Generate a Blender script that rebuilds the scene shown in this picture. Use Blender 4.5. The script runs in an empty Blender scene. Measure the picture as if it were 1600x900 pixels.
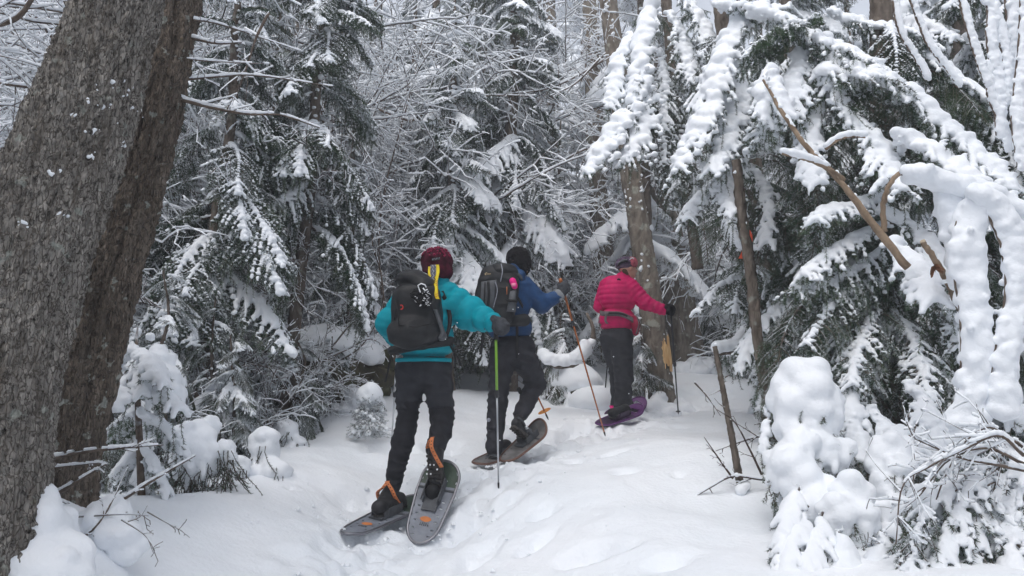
import bpy, math, random
import numpy as np
from mathutils import Vector, Matrix

SC = bpy.context.scene
COL = SC.collection
R = math.radians
# ------------------------------------------------------------------ camera, sky, sun, exposure
CAMZ = 1.5
PITCH = R(8.0)
FPX = 1244.0                                   # focal length in pixels of the 1600 wide frame
cam = bpy.data.cameras.new('camera')
cam_o = bpy.data.objects.new('camera', cam)
COL.objects.link(cam_o)
cam.sensor_width = 36.0
cam.lens = 36.0 * FPX / 1600.0
cam.clip_start = 0.05
cam.clip_end = 1500
cam_o.location = (0, 0, CAMZ)
cam_o.rotation_euler = (R(90) + PITCH, 0, 0)
SC.camera = cam_o

SUN_EL, SUN_ROT = R(60), R(205)
world = bpy.data.worlds.new('World')
SC.world = world
world.use_nodes = True
wn = world.node_tree
wn.nodes.clear()
sky = wn.nodes.new('ShaderNodeTexSky')
sky.sky_type = 'NISHITA'
sky.sun_disc = False
sky.sun_elevation = SUN_EL
sky.sun_rotation = SUN_ROT
sky.air_density = 1.0
sky.dust_density = 3.0
sky.ozone_density = 1.0
hs = wn.nodes.new('ShaderNodeHueSaturation')    # overcast: the cloud layer takes most of the blue away
hs.inputs['Saturation'].default_value = 0.34
hs.inputs['Value'].default_value = 1.0
bg = wn.nodes.new('ShaderNodeBackground')
bg.inputs['Strength'].default_value = 0.15
wo = wn.nodes.new('ShaderNodeOutputWorld')
wn.links.new(sky.outputs[0], hs.inputs['Color'])
wn.links.new(hs.outputs[0], bg.inputs['Color'])
wn.links.new(bg.outputs[0], wo.inputs['Surface'])

sun = bpy.data.lights.new('sun', 'SUN')
sun.energy = 0.5
sun.angle = R(50)
sun.color = (1.0, 0.985, 0.96)
sun_o = bpy.data.objects.new('sun', sun)
COL.objects.link(sun_o)
sd = Vector((math.sin(SUN_ROT) * math.cos(SUN_EL), math.cos(SUN_ROT) * math.cos(SUN_EL), math.sin(SUN_EL)))
sun_o.rotation_euler = (-sd).to_track_quat('-Z', 'Y').to_euler()

SC.view_settings.view_transform = 'Standard'
SC.view_settings.look = 'None'
SC.view_settings.exposure = 0.64
SC.view_settings.gamma = 1.0
SC.view_settings.use_curve_mapping = False
SC.cycles.max_bounces = 10
SC.cycles.diffuse_bounces = 8
SC.cycles.glossy_bounces = 2
SC.cycles.transmission_bounces = 2
SC.cycles.use_denoising = True
SC.cycles.volume_bounces = 1

rng = np.random.default_rng(7)

# ------------------------------------------------------------------ pixels of the photograph -> places
CP, SP = math.cos(PITCH), math.sin(PITCH)
def ray(px, py):
    r = (px - 800.0) / FPX
    u = (450.0 - py) / FPX
    y = CP - u * SP
    return np.array([r / y, 1.0, (SP + u * CP) / y])
def P(px, py, d):
    return np.array([0, 0, CAMZ]) + ray(px, py) * d
def A3(*p):
    return np.array(p, float)

# ------------------------------------------------------------------ noise
def hash3(ix, iy, iz, seed=0):
    h = (ix.astype(np.int64) * 374761393 + iy.astype(np.int64) * 668265263 + iz.astype(np.int64) * 2147483647 + seed * 1274126177) & 0xffffffff
    h = ((h ^ (h >> 13)) * 1274126177) & 0xffffffff
    h = (h ^ (h >> 16)) & 0xffffffff
    return h / 4294967295.0
def vnoise(x, y, z=None, seed=0):
    if z is None:
        z = np.zeros_like(x)
    x, y, z = np.broadcast_arrays(x, y, z)
    ix, iy, iz = np.floor(x), np.floor(y), np.floor(z)
    fx, fy, fz = x - ix, y - iy, z - iz
    fx, fy, fz = [f * f * (3 - 2 * f) for f in (fx, fy, fz)]
    o = 0
    for a in (0, 1):
        for b in (0, 1):
            for c in (0, 1):
                o = o + (fx if a else 1 - fx) * (fy if b else 1 - fy) * (fz if c else 1 - fz) * hash3(ix + a, iy + b, iz + c, seed)
    return o * 2 - 1
def fbm(x, y, z=None, seed=0, oct=3):
    o, am, fr = 0, 1.0, 1.0
    for i in range(oct):
        o = o + am * vnoise(np.asarray(x) * fr, np.asarray(y) * fr, None if z is None else np.asarray(z) * fr, seed + i * 17)
        am *= 0.5
        fr *= 2.03
    return o
def cells(x, y, seed=0):
    """F1, F2 distances and cell id of a jittered cell pattern"""
    ix, iy = np.floor(x), np.floor(y)
    f1 = np.full(x.shape, 9.0)
    f2 = np.full(x.shape, 9.0)
    cid = np.zeros(x.shape)
    for a in (-1, 0, 1):
        for b in (-1, 0, 1):
            jx, jy = ix + a, iy + b
            z = np.zeros_like(jx)
            px = jx + hash3(jx, jy, z, seed + 1)
            py = jy + hash3(jx, jy, z, seed + 2)
            dd = np.hypot(px - x, py - y)
            hid = hash3(jx, jy, z, seed + 3)
            near = dd < f1
            f2 = np.where(near, f1, np.minimum(f2, dd))
            cid = np.where(near, hid, cid)
            f1 = np.where(near, dd, f1)
    return f1, f2, cid

# ------------------------------------------------------------------ mesh helpers
class Geo:
    def __init__(s):
        s.v = []; s.f = []; s.m = []; s.n = 0
    def add(s, v, f, m=0):
        v = np.asarray(v, float).reshape(-1, 3)
        f = np.asarray(f, np.int64)
        if len(f) == 0:
            return s
        s.v.append(v); s.f.append(f + s.n); s.m.append(np.full(len(f), m)); s.n += len(v)
        return s
    def join(s, g, mat4=None, moff=0):
        off = s.n
        for v in g.v:
            s.v.append(v if mat4 is None else v @ mat4[:3, :3].T + mat4[:3, 3])
        for f, m in zip(g.f, g.m):
            s.f.append(f + off); s.m.append(m + moff)
        s.n += g.n
        return s
    def mesh(s, name, mats, smooth=True, offset=(0, 0, 0)):
        me = bpy.data.meshes.new(name)
        for m in mats:
            me.materials.append(m)
        if s.n == 0:
            return me
        v = np.concatenate(s.v) - np.asarray(offset, float)
        ls = np.concatenate([np.full(len(f), f.shape[1]) for f in s.f])
        li = np.concatenate([f.ravel() for f in s.f])
        mi = np.concatenate(s.m)
        me.vertices.add(len(v)); me.vertices.foreach_set('co', v.astype(np.float32).ravel())
        me.loops.add(len(li)); me.loops.foreach_set('vertex_index', li.astype(np.int32))
        me.polygons.add(len(ls))
        me.polygons.foreach_set('loop_start', np.concatenate([[0], np.cumsum(ls)[:-1]]).astype(np.int32))
        me.polygons.foreach_set('material_index', mi.astype(np.int32))
        me.polygons.foreach_set('use_smooth', np.full(len(ls), bool(smooth)))
        me.update(calc_edges=True)
        return me

def link(name, me, parent=None, loc=None):
    o = bpy.data.objects.new(name, me)
    COL.objects.link(o)
    if parent is not None:
        o.parent = parent
    if loc is not None:
        o.location = loc
    return o
def thing(name, label, cat, loc=(0, 0, 0), group=None):
    o = bpy.data.objects.new(name, None)
    o.empty_display_size = 0.1
    COL.objects.link(o)
    o.location = tuple(float(c) for c in loc)
    o['label'] = label; o['category'] = cat
    if group:
        o['group'] = group
    return o
def part(name, geo, mats, parent, smooth=True, label=None):
    """geometry in world coordinates, hung under an unrotated thing (or part of one)"""
    off = np.zeros(3)
    q = parent
    while q is not None:
        off += np.array(q.location[:]); q = q.parent
    o = link(name, geo.mesh(name, mats if isinstance(mats, (list, tuple)) else [mats], smooth, off), parent)
    if label:
        o['label'] = label
    return o
def single(name, geo, mats, label, cat, loc, group=None, smooth=True, kind=None):
    o = link(name, geo.mesh(name, mats if isinstance(mats, (list, tuple)) else [mats], smooth, loc), None, loc)
    if label:
        o['label'] = label
    if cat:
        o['category'] = cat
    if group:
        o['group'] = group
    if kind:
        o['kind'] = kind
    return o

def catmull(pts, n):
    pts = np.asarray(pts, float)
    if len(pts) < 3:
        t = np.linspace(0, 1, n)[:, None]
        return pts[0] * (1 - t) + pts[-1] * t
    q = np.vstack([2 * pts[0] - pts[1], pts, 2 * pts[-1] - pts[-2]])
    u = np.linspace(0, len(pts) - 1 - 1e-9, n)
    i = u.astype(int); t = (u - i)[:, None]
    p0, p1, p2, p3 = q[i], q[i + 1], q[i + 2], q[i + 3]
    return 0.5 * (2 * p1 + (p2 - p0) * t + (2 * p0 - 5 * p1 + 4 * p2 - p3) * t * t + (3 * p1 - p0 - 3 * p2 + p3) * t ** 3)
def norm(v):
    v = np.asarray(v, float)
    return v / (np.linalg.norm(v, axis=-1, keepdims=True) + 1e-12)
def frames(path):
    t = norm(np.gradient(path, axis=0))
    a = np.array([0, 0, 1.0]) if abs(t[0, 2]) < 0.8 else np.array([0, -1.0, 0])
    s = []
    for ti in t:
        a = norm(a - ti * np.dot(a, ti)); s.append(a)
    s = np.array(s)
    return t, s, np.cross(t, s)
def tube(path, radii, sides=8, cap=True, flat=None):
    """tube along a path; flat=(a,b) scales the section along its two axes"""
    path = np.asarray(path, float); n = len(path)
    radii = np.broadcast_to(np.asarray(radii, float), (n,))
    t, a, b = frames(path)
    th = np.linspace(0, 2 * np.pi, sides, endpoint=False)
    fa, fb = flat if flat else (1, 1)
    v = path[:, None] + radii[:, None, None] * (fa * np.cos(th)[None, :, None] * a[:, None] + fb * np.sin(th)[None, :, None] * b[:, None])
    v = v.reshape(-1, 3)
    i = np.arange(n - 1)[:, None] * sides; j = np.arange(sides)[None]; k = (j + 1) % sides
    f = np.stack([i + j, i + k, i + sides + k, i + sides + j], -1).reshape(-1, 4)
    g = Geo()
    if cap:
        c0, c1 = len(v), len(v) + 1
        v = np.vstack([v, path[0], path[-1]])
        g.add(v, f)
        e = np.arange(sides); e2 = (e + 1) % sides
        tri = np.vstack([np.stack([np.full(sides, c0), e2, e], -1), np.stack([np.full(sides, c1), (n - 1) * sides + e, (n - 1) * sides + e2], -1)])
        g.f.append(tri); g.m.append(np.zeros(len(tri), int))
    else:
        g.add(v, f)
    return g
def segtubes(P0, P1, r0, r1, sides=3):
    P0, P1 = np.asarray(P0, float), np.asarray(P1, float); N = len(P0)
    t = norm(P1 - P0)
    ref = np.where(np.abs(t[:, 2:3]) < 0.9, np.array([[0, 0, 1.0]]), np.array([[1.0, 0, 0]]))
    a = norm(np.cross(ref, t)); b = np.cross(t, a)
    th = np.linspace(0, 2 * np.pi, sides, endpoint=False) + np.pi / 2
    ring = np.cos(th)[None, :, None] * a[:, None] + np.sin(th)[None, :, None] * b[:, None]
    r0 = np.broadcast_to(np.asarray(r0, float), (N,)); r1 = np.broadcast_to(np.asarray(r1, float), (N,))
    v = np.concatenate([P0[:, None] + ring * r0[:, None, None], P1[:, None] + ring * r1[:, None, None]], 1).reshape(-1, 3)
    base = np.arange(N)[:, None] * 2 * sides; j = np.arange(sides)[None]; k = (j + 1) % sides
    f = np.stack([base + j, base + k, base + sides + k, base + sides + j], -1).reshape(-1, 4)
    g = Geo(); g.add(v, f)
    return g
def boxg(c, ax, ay, az):
    """box from centre and three half axes"""
    c, ax, ay, az = [np.asarray(q, float) for q in (c, ax, ay, az)]
    v = [c + i * ax + j * ay + k * az for i in (-1, 1) for j in (-1, 1) for k in (-1, 1)]
    f = [(0, 1, 3, 2), (4, 6, 7, 5), (0, 4, 5, 1), (2, 3, 7, 6), (0, 2, 6, 4), (1, 5, 7, 3)]
    return Geo().add(v, f)

def surfnet(F, org, h):
    """closed surface of F>0 on a regular grid"""
    S = F > 0
    nx, ny, nz = F.shape
    c = np.zeros((nx - 1, ny - 1, nz - 1), np.int8)
    for a in (0, 1):
        for b in (0, 1):
            for d in (0, 1):
                c += S[a:nx - 1 + a, b:ny - 1 + b, d:nz - 1 + d]
    act = (c > 0) & (c < 8)
    I = np.argwhere(act)
    if len(I) == 0:
        return np.zeros((0, 3)), np.zeros((0, 4), int)
    idx = -np.ones(act.shape, np.int64)
    idx[act] = np.arange(len(I))
    acc = np.zeros((len(I), 3)); cnt = np.zeros(len(I))
    corners = [(a, b, d) for a in (0, 1) for b in (0, 1) for d in (0, 1)]
    for ca in corners:
        for ax in range(3):
            if ca[ax] == 1:
                continue
            cb = list(ca); cb[ax] = 1
            fa = F[I[:, 0] + ca[0], I[:, 1] + ca[1], I[:, 2] + ca[2]]
            fb = F[I[:, 0] + cb[0], I[:, 1] + cb[1], I[:, 2] + cb[2]]
            m = (fa > 0) != (fb > 0)
            t = np.where(m, fa / np.where(m, fa - fb, 1), 0)
            p = np.array(ca, float)[None].repeat(len(I), 0)
            p[:, ax] += t
            acc[m] += p[m]; cnt[m] += 1
    V = (I + acc / cnt[:, None]) * h + org
    quads = []
    for ax in range(3):
        sl0 = [slice(1, -1)] * 3; sl1 = [slice(1, -1)] * 3
        sl0[ax] = slice(0, F.shape[ax] - 1); sl1[ax] = slice(1, F.shape[ax])
        s0, s1 = S[tuple(sl0)], S[tuple(sl1)]
        for flip, m in ((False, s0 & ~s1), (True, ~s0 & s1)):
            E = np.argwhere(m)
            if len(E) == 0:
                continue
            off = np.ones(3, int); off[ax] = 0
            E = E + off
            o1, o2 = (ax + 1) % 3, (ax + 2) % 3
            q = []
            for (d1, d2) in ((1, 1), (0, 1), (0, 0), (1, 0)):
                G = E.copy(); G[:, o1] -= d1; G[:, o2] -= d2
                q.append(idx[G[:, 0], G[:, 1], G[:, 2]])
            q = np.stack(q, -1)
            quads.append(q[:, ::-1] if flip else q)
    return V, np.concatenate(quads)

def blobs_mesh(B, h=0.013, th=0.35, nz=0.25, nscale=9.0, seed=0, flat=1.0):
    """B: (n,4) centres and radii of soft balls; flat<1 squashes them vertically. One merged lumpy surface"""
    B = np.asarray(B, float)
    if len(B) == 0:
        return Geo()
    Rr = B[:, 3] * 1.75
    lo = (B[:, :3] - Rr[:, None]).min(0) - 2 * h; hi = (B[:, :3] + Rr[:, None]).max(0) + 2 * h
    while np.prod((hi - lo) / h) > 9e6:
        h *= 1.15
    n = np.ceil((hi - lo) / h).astype(int) + 1
    F = np.zeros(n, np.float32)
    ax = [lo[i] + np.arange(n[i]) * h for i in range(3)]
    for (x, y, z, r), rr in zip(B, Rr):
        i0 = np.maximum(((np.array([x, y, z]) - rr - lo) / h).astype(int), 0)
        i1 = np.minimum(((np.array([x, y, z]) + rr - lo) / h).astype(int) + 2, n)
        dx = (ax[0][i0[0]:i1[0]] - x)[:, None, None]; dy = (ax[1][i0[1]:i1[1]] - y)[None, :, None]; dz = (ax[2][i0[2]:i1[2]] - z)[None, None, :] / flat
        q = 1 - (dx * dx + dy * dy + dz * dz) / (rr * rr)
        np.maximum(q, 0, out=q)
        F[i0[0]:i1[0], i0[1]:i1[1], i0[2]:i1[2]] += q * q
    F = np.minimum(F, 1.5)
    if nz:
        m = np.argwhere(F > 0.02)
        w = m * h + lo
        F[m[:, 0], m[:, 1], m[:, 2]] += (nz * 0.5 * fbm(w[:, 0] * nscale, w[:, 1] * nscale, w[:, 2] * nscale, seed, 3)).astype(np.float32) * np.minimum(1, F[m[:, 0], m[:, 1], m[:, 2]] * 2)
    V, Q = surfnet(F - th, lo, h)
    return Geo().add(V, Q)

def sdf_mesh(prims, h=0.011, k=0.03, clip=None, disp=None):
    """smooth union of round cones / ellipsoids. prim: ('c',a,b,ra,rb,quilt) or ('e',c,(rx,ry,rz),axes,quilt)"""
    lo = np.full(3, 1e9); hi = np.full(3, -1e9)
    for p in prims:
        if p[0] == 'c':
            for q, r in ((p[1], p[3]), (p[2], p[4])):
                lo = np.minimum(lo, np.asarray(q) - r); hi = np.maximum(hi, np.asarray(q) + r)
        else:
            r = max(p[2]); lo = np.minimum(lo, np.asarray(p[1]) - r); hi = np.maximum(hi, np.asarray(p[1]) + r)
    lo -= 0.03 + 2 * h; hi += 0.03 + 2 * h
    n = np.ceil((hi - lo) / h).astype(int) + 1
    X, Y, Z = np.meshgrid(*[lo[i] + np.arange(n[i]) * h for i in range(3)], indexing='ij')
    W = np.stack([X, Y, Z], -1).astype(np.float32)
    D = None
    for p in prims:
        quilt = None
        if p[0] == 'c':
            a, b, ra, rb = np.asarray(p[1], np.float32), np.asarray(p[2], np.float32), p[3], p[4]
            ab = b - a; L = float(np.linalg.norm(ab)) + 1e-9
            t = ((W - a) @ ab) / (L * L)
            tc = np.clip(t, 0, 1)
            d = np.linalg.norm(W - a - tc[..., None] * ab, axis=-1) - (ra + (rb - ra) * tc)
            s = t * L
            if len(p) > 5: quilt = p[5]
        else:
            M = np.asarray(p[3], np.float32) if len(p) > 3 and p[3] is not None else np.eye(3, dtype=np.float32)
            q = (W - np.asarray(p[1], np.float32)) @ M.T
            rr = np.asarray(p[2], np.float32)
            k0 = np.linalg.norm(q / rr, axis=-1); k1 = np.linalg.norm(q / (rr * rr), axis=-1) + 1e-6
            d = k0 * (k0 - 1) / k1
            s = q[..., 2]
            if len(p) > 4: quilt = p[4]
        if quilt:
            sp, am = quilt
            d = d - am * (np.abs(np.sin(np.pi * s / sp)) ** 0.5 - 0.4)
        if D is None:
            D = d
        else:
            hh = np.clip(0.5 + 0.5 * (D - d) / k, 0, 1)
            D = D * (1 - hh) + d * hh - k * hh * (1 - hh)
    if disp is not None:
        D = D - disp(W)
    if clip is not None:
        for (pt, nr) in clip:                    # keep the side the normal points away from
            D = np.maximum(D, (W - np.asarray(pt, np.float32)) @ np.asarray(nr, np.float32))
    V, Q = surfnet(-D, lo, h)
    return Geo().add(V, Q)

# ------------------------------------------------------------------ materials
def mat(name, base=(0.5, 0.5, 0.5), rough=0.7, metal=0.0, spec=0.3):
    m = bpy.data.materials.new(name)
    m.use_nodes = True
    b = m.node_tree.nodes['Principled BSDF']
    b.inputs['Base Color'].default_value = (*base, 1)
    b.inputs['Roughness'].default_value = rough
    b.inputs['Metallic'].default_value = metal
    b.inputs['Specular IOR Level'].default_value = spec
    return m
def N(m, kind, **kw):
    n = m.node_tree.nodes.new(kind)
    for k_, v_ in kw.items():
        if hasattr(n, k_):
            setattr(n, k_, v_)
        else:
            n.inputs[k_].default_value = v_
    return n
def L(m, a, b):
    m.node_tree.links.new(a, b)
def coords(m, scale=(1, 1, 1)):
    t = N(m, 'ShaderNodeTexCoord'); mp = N(m, 'ShaderNodeMapping')
    mp.inputs['Scale'].default_value = scale
    L(m, t.outputs['Object'], mp.inputs['Vector'])
    return mp.outputs[0]
def noise_mix(m, c1, c2, scale, lo=0.35, hi=0.65, vec=None, detail=4):
    vec = vec or coords(m)
    n = N(m, 'ShaderNodeTexNoise'); n.inputs['Scale'].default_value = scale; n.inputs['Detail'].default_value = detail
    L(m, vec, n.inputs['Vector'])
    r = N(m, 'ShaderNodeMapRange'); r.inputs['From Min'].default_value = lo; r.inputs['From Max'].default_value = hi
    L(m, n.outputs[0], r.inputs['Value'])
    x = N(m, 'ShaderNodeMix', data_type='RGBA')
    L(m, r.outputs[0], x.inputs['Factor'])
    for s_, c_ in ((x.inputs[6], c1), (x.inputs[7], c2)):
        if isinstance(c_, tuple):
            s_.default_value = (*c_, 1)
        else:
            L(m, c_, s_)
    return x.outputs[2]
def bump(m, scale, dist, strength=1.0, vec=None, kind='noise', detail=5):
    b = N(m, 'ShaderNodeBump'); b.inputs['Strength'].default_value = strength; b.inputs['Distance'].default_value = dist
    vec = vec or coords(m)
    if kind == 'noise':
        n = N(m, 'ShaderNodeTexNoise'); n.inputs['Scale'].default_value = scale; n.inputs['Detail'].default_value = detail
        L(m, vec, n.inputs['Vector']); L(m, n.outputs[0], b.inputs['Height'])
    else:
        n = N(m, 'ShaderNodeTexVoronoi', feature='DISTANCE_TO_EDGE'); n.inputs['Scale'].default_value = scale
        L(m, vec, n.inputs['Vector']); L(m, n.outputs['Distance'], b.inputs['Height'])
    L(m, b.outputs[0], m.node_tree.nodes['Principled BSDF'].inputs['Normal'])
    return b
def BS(m):
    return m.node_tree.nodes['Principled BSDF']
def frosted(m, col, amount, frost=(0.62, 0.66, 0.70), scale=14.0):
    """fine snow dust caught on the faces that look upward, broken by noise"""
    g = N(m, 'ShaderNodeNewGeometry'); s = N(m, 'ShaderNodeSeparateXYZ')
    L(m, g.outputs['Normal'], s.inputs[0])
    n = N(m, 'ShaderNodeTexNoise'); n.inputs['Scale'].default_value = scale; n.inputs['Detail'].default_value = 3
    L(m, g.outputs['Position'], n.inputs['Vector'])
    a = N(m, 'ShaderNodeMath', operation='MULTIPLY_ADD')
    L(m, s.outputs['Z'], a.inputs[0]); a.inputs[1].default_value = 0.35; L(m, n.outputs[0], a.inputs[2])
    r = N(m, 'ShaderNodeMapRange'); r.inputs['From Min'].default_value = 0.85 - amount; r.inputs['From Max'].default_value = 1.0 - amount * 0.8
    L(m, a.outputs[0], r.inputs['Value'])
    x = N(m, 'ShaderNodeMix', data_type='RGBA')
    L(m, r.outputs[0], x.inputs['Factor'])
    if isinstance(col, tuple):
        x.inputs[6].default_value = (*col, 1)
    else:
        L(m, col, x.inputs[6])
    x.inputs[7].default_value = (*frost, 1)
    return x.outputs[2]

M = {}
m = M['snow'] = mat('snow', (0.86, 0.885, 0.92), 0.65, spec=0.25)
L(m, noise_mix(m, (0.84, 0.87, 0.905), (0.88, 0.90, 0.93), 3.0), BS(m).inputs['Base Color'])
bump(m, 70, 0.006, 0.5, detail=6)
m = M['ground_snow'] = mat('ground_snow', (0.86, 0.885, 0.92), 0.6, spec=0.25)
L(m, noise_mix(m, (0.83, 0.865, 0.905), (0.88, 0.90, 0.93), 1.2), BS(m).inputs['Base Color'])
bump(m, 38, 0.012, 0.55, detail=8)
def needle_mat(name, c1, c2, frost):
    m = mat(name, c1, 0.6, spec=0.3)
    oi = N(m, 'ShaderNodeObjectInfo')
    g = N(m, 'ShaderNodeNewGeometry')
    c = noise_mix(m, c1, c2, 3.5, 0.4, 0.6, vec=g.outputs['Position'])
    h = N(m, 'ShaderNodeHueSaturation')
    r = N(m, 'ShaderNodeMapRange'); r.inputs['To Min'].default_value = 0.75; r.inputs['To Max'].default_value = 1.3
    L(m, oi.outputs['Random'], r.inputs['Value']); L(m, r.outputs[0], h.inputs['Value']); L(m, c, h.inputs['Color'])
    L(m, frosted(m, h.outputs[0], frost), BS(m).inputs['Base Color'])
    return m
M['needle'] = needle_mat('spruce_needles', (0.024, 0.054, 0.028), (0.050, 0.086, 0.038), 0.20)
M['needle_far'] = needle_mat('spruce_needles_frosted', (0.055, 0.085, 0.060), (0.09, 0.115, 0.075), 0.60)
M['needle_light'] = needle_mat('spruce_needles_green', (0.024, 0.054, 0.028), (0.048, 0.084, 0.036), 0.17)
M['needle_brown'] = needle_mat('old_needles', (0.10, 0.085, 0.045), (0.15, 0.13, 0.075), 0.30)
m = M['twig'] = mat('twig_bark', (0.10, 0.075, 0.058), 0.85)
L(m, frosted(m, noise_mix(m, (0.075, 0.055, 0.045), (0.15, 0.115, 0.09), 25), 0.22), BS(m).inputs['Base Color'])
m = M['dark_twig'] = mat('dark_twig_bark', (0.045, 0.028, 0.022), 0.8)
L(m, noise_mix(m, (0.03, 0.02, 0.016), (0.09, 0.06, 0.048), 30), BS(m).inputs['Base Color'])
m = M['bark'] = mat('spruce_bark', (0.13, 0.10, 0.08), 0.9, spec=0.15)
v = coords(m, (1, 1, 0.45))
c = noise_mix(m, (0.075, 0.060, 0.048), (0.18, 0.15, 0.125), 22, 0.3, 0.7, vec=v)
c = noise_mix(m, c, (0.25, 0.255, 0.225), 11, 0.62, 0.72)
L(m, c, BS(m).inputs['Base Color']); bump(m, 26, 0.02, 0.9, vec=v, kind='v')
m = M['grey_bark'] = mat('pale_grey_bark', (0.2, 0.17, 0.14), 0.9, spec=0.15)
v = coords(m, (1, 1, 0.35))
c = noise_mix(m, (0.12, 0.10, 0.082), (0.27, 0.235, 0.195), 18, 0.3, 0.7, vec=v, detail=7)
c = noise_mix(m, c, (0.33, 0.33, 0.28), 9, 0.58, 0.66, detail=8)
L(m, c, BS(m).inputs['Base Color']); bump(m, 26, 0.02, 0.9, vec=v, kind='v')
# ------------------------------------------------------------------ the snow-covered ground
GP = [(0, 900, 2.7), (90, 865, 2.95), (130, 810, 3.3), (210, 900, 3.4), (250, 805, 4.0), (340, 795, 4.5), (450, 748, 5.1), (480, 705, 5.9),
      (545, 655, 7.0), (620, 632, 7.6), (700, 645, 7.6), (400, 880, 3.8), (600, 900, 3.9), (800, 900, 3.8), (1000, 900, 3.5), (1200, 900, 3.2),
      (590, 833, 4.75), (640, 812, 5.1), (660, 858, 4.55), (778, 768, 5.15), (745, 733, 6.05), (790, 722, 6.3), (850, 690, 6.8), (946, 684, 6.5),
      (900, 655, 7.9), (935, 670, 7.5), (985, 655, 8.1), (1015, 645, 8.4), (1060, 649, 8.0), (860, 745, 5.3), (950, 735, 5.25), (1000, 700, 5.8),
      (1100, 697, 5.8), (1190, 705, 5.2), (1158, 768, 4.6), (1000, 800, 4.2), (850, 800, 4.6), (1060, 580, 11.0), (1130, 600, 9.8), (1180, 620, 9.0),
      (1150, 545, 13.0), (1200, 500, 17.0), (860, 640, 8.6), (780, 640, 8.4), (290, 785, 5.0), (300, 720, 6.5), (300, 650, 8.5), (480, 590, 10.0),
      (90, 775, 3.65), (-100, 780, 4.0), (300, 520, 18), (700, 520, 18), (950, 540, 16), (1500, 500, 18), (1300, 885, 3.3), (1500, 905, 2.9),
      (1400, 760, 4.8), (1500, 650, 8.0), (1700, 800, 4.0), (700, 790, 5.0), (480, 800, 4.8), (560, 740, 5.9), (670, 700, 6.5), (640, 765, 5.6)]
gp = np.array([P(*g) for g in GP] + [A3(0, 0, 0.45), A3(-2, 0.5, 0.55), A3(2, 0.5, 0.5), A3(0, -4, 0.1), A3(-5, -2, 0.5), A3(5, -2, 0.3), A3(0, -20, -2),
      A3(-20, -15, -2), A3(20, -15, -2), A3(-20, 10, 2.4), A3(22, 10, 2.0), A3(-12, 25, 5.0), A3(0, 28, 4.8), A3(14, 25, 4.8), A3(-30, 45, 10), A3(0, 50, 10),
      A3(30, 45, 10), A3(-60, -40, -4), A3(60, -40, -4), A3(60, 60, 12), A3(-60, 60, 12), A3(-8, 5, 1.5), A3(8, 5, 1.3)])
def tps(d):
    return np.where(d > 0, d * d * np.log(d + 1e-9), 0)
_n = len(gp)
_K = tps(np.linalg.norm(gp[:, None, :2] - gp[None, :, :2], axis=-1)) + np.eye(_n) * 0.02
_Q = np.hstack([np.ones((_n, 1)), gp[:, :2]])
_A = np.block([[_K, _Q], [_Q.T, np.zeros((3, 3))]])
_w = np.linalg.solve(_A, np.concatenate([gp[:, 2], np.zeros(3)]))
def hbase(x, y):
    x, y = np.asarray(x, float), np.asarray(y, float)
    o = _w[_n] + _w[_n + 1] * x + _w[_n + 2] * y
    for i in range(_n):
        o = o + _w[i] * tps(np.hypot(x - gp[i, 0], y - gp[i, 1]))
    return o
DENTS = []
def hgt(x, y):
    x, y = np.asarray(x, float), np.asarray(y, float)
    r = np.hypot(x, y)
    z = hbase(x, y)
    far = np.clip((r - 50) / 40, 0, 1)
    z = z * (1 - far) + 9.0 * far * np.where(y > 0, 1, 0)
    z = z + 0.07 * fbm(x * 0.9, y * 0.9, seed=3, oct=2) + 0.014 * fbm(x * 3.2, y * 3.2, seed=5, oct=2)
    for (dx, dy, rx, ry, ang, dep) in DENTS:
        c, s = math.cos(ang), math.sin(ang)
        mk = (np.abs(x - dx) < rx * 2.2 + .05) & (np.abs(y - dy) < rx * 2.2 + .05)
        if not mk.any():
            continue
        xx, yy = x[mk], y[mk]
        u = ((xx - dx) * c + (yy - dy) * s) / rx; v = (-(xx - dx) * s + (yy - dy) * c) / ry
        q = u * u + v * v
        qq = q * (1 + .7 * vnoise(xx * 9, yy * 9, seed=21)); z[mk] -= dep * np.exp(-qq * q) * (1 + .5 * vnoise(xx * 16, yy * 16, seed=22))
    return z
def gnd(x, y):
    return float(hgt(np.array([x]), np.array([y]))[0])
def hit(px, py):
    """where the view ray through a pixel of the photograph meets the snow"""
    r = ray(px, py)
    d = np.arange(2.0, 40, 0.04)
    z = hgt(r[0] * d, d)
    b = np.argmax(CAMZ + r[2] * d < z)
    return A3(r[0] * d[b], d[b], z[b])
def base(px, d, sink=0.0):
    x = ray(px, 450)[0] * d
    return A3(x, d, gnd(x, d) - sink)

for (px, py, rx, ry, a, dep) in [(895, 722, .10, .07, .3, .035), (978, 738, .10, .08, 0, .06), (852, 802, .10, .07, .2, .05), (838, 850, .16, .08, .7, .05),
                                 (930, 862, .18, .11, -.3, .09), (1060, 745, .05, .05, 0, .02), (1040, 880, .12, .08, 0, .03), (700, 750, .2, .12, .9, .05),
                                 (720, 820, .16, .1, .6, .05), (745, 870, .2, .1, 1.1, .04), (560, 880, .25, .12, .4, .05), (470, 870, .2, .1, .2, .03),
                                 (860, 712, .2, .1, .7, .04), (905, 690, .18, .09, .6, .04), (690, 700, .25, .14, 1.0, .05), (600, 700, .3, .1, .4, .04),
                                 (560, 780, .22, .12, .5, .04), (1060, 668, .1, .07, 0, .03), (1090, 640, .15, .1, .8, .05), (960, 705, .2, .1, .5, .03), (500, 760, .3, .1, .4, .03)]:
    w = hit(px, py)
    DENTS.append((w[0], w[1], rx * .8, ry * .8, a, dep * 1.5))

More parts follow.
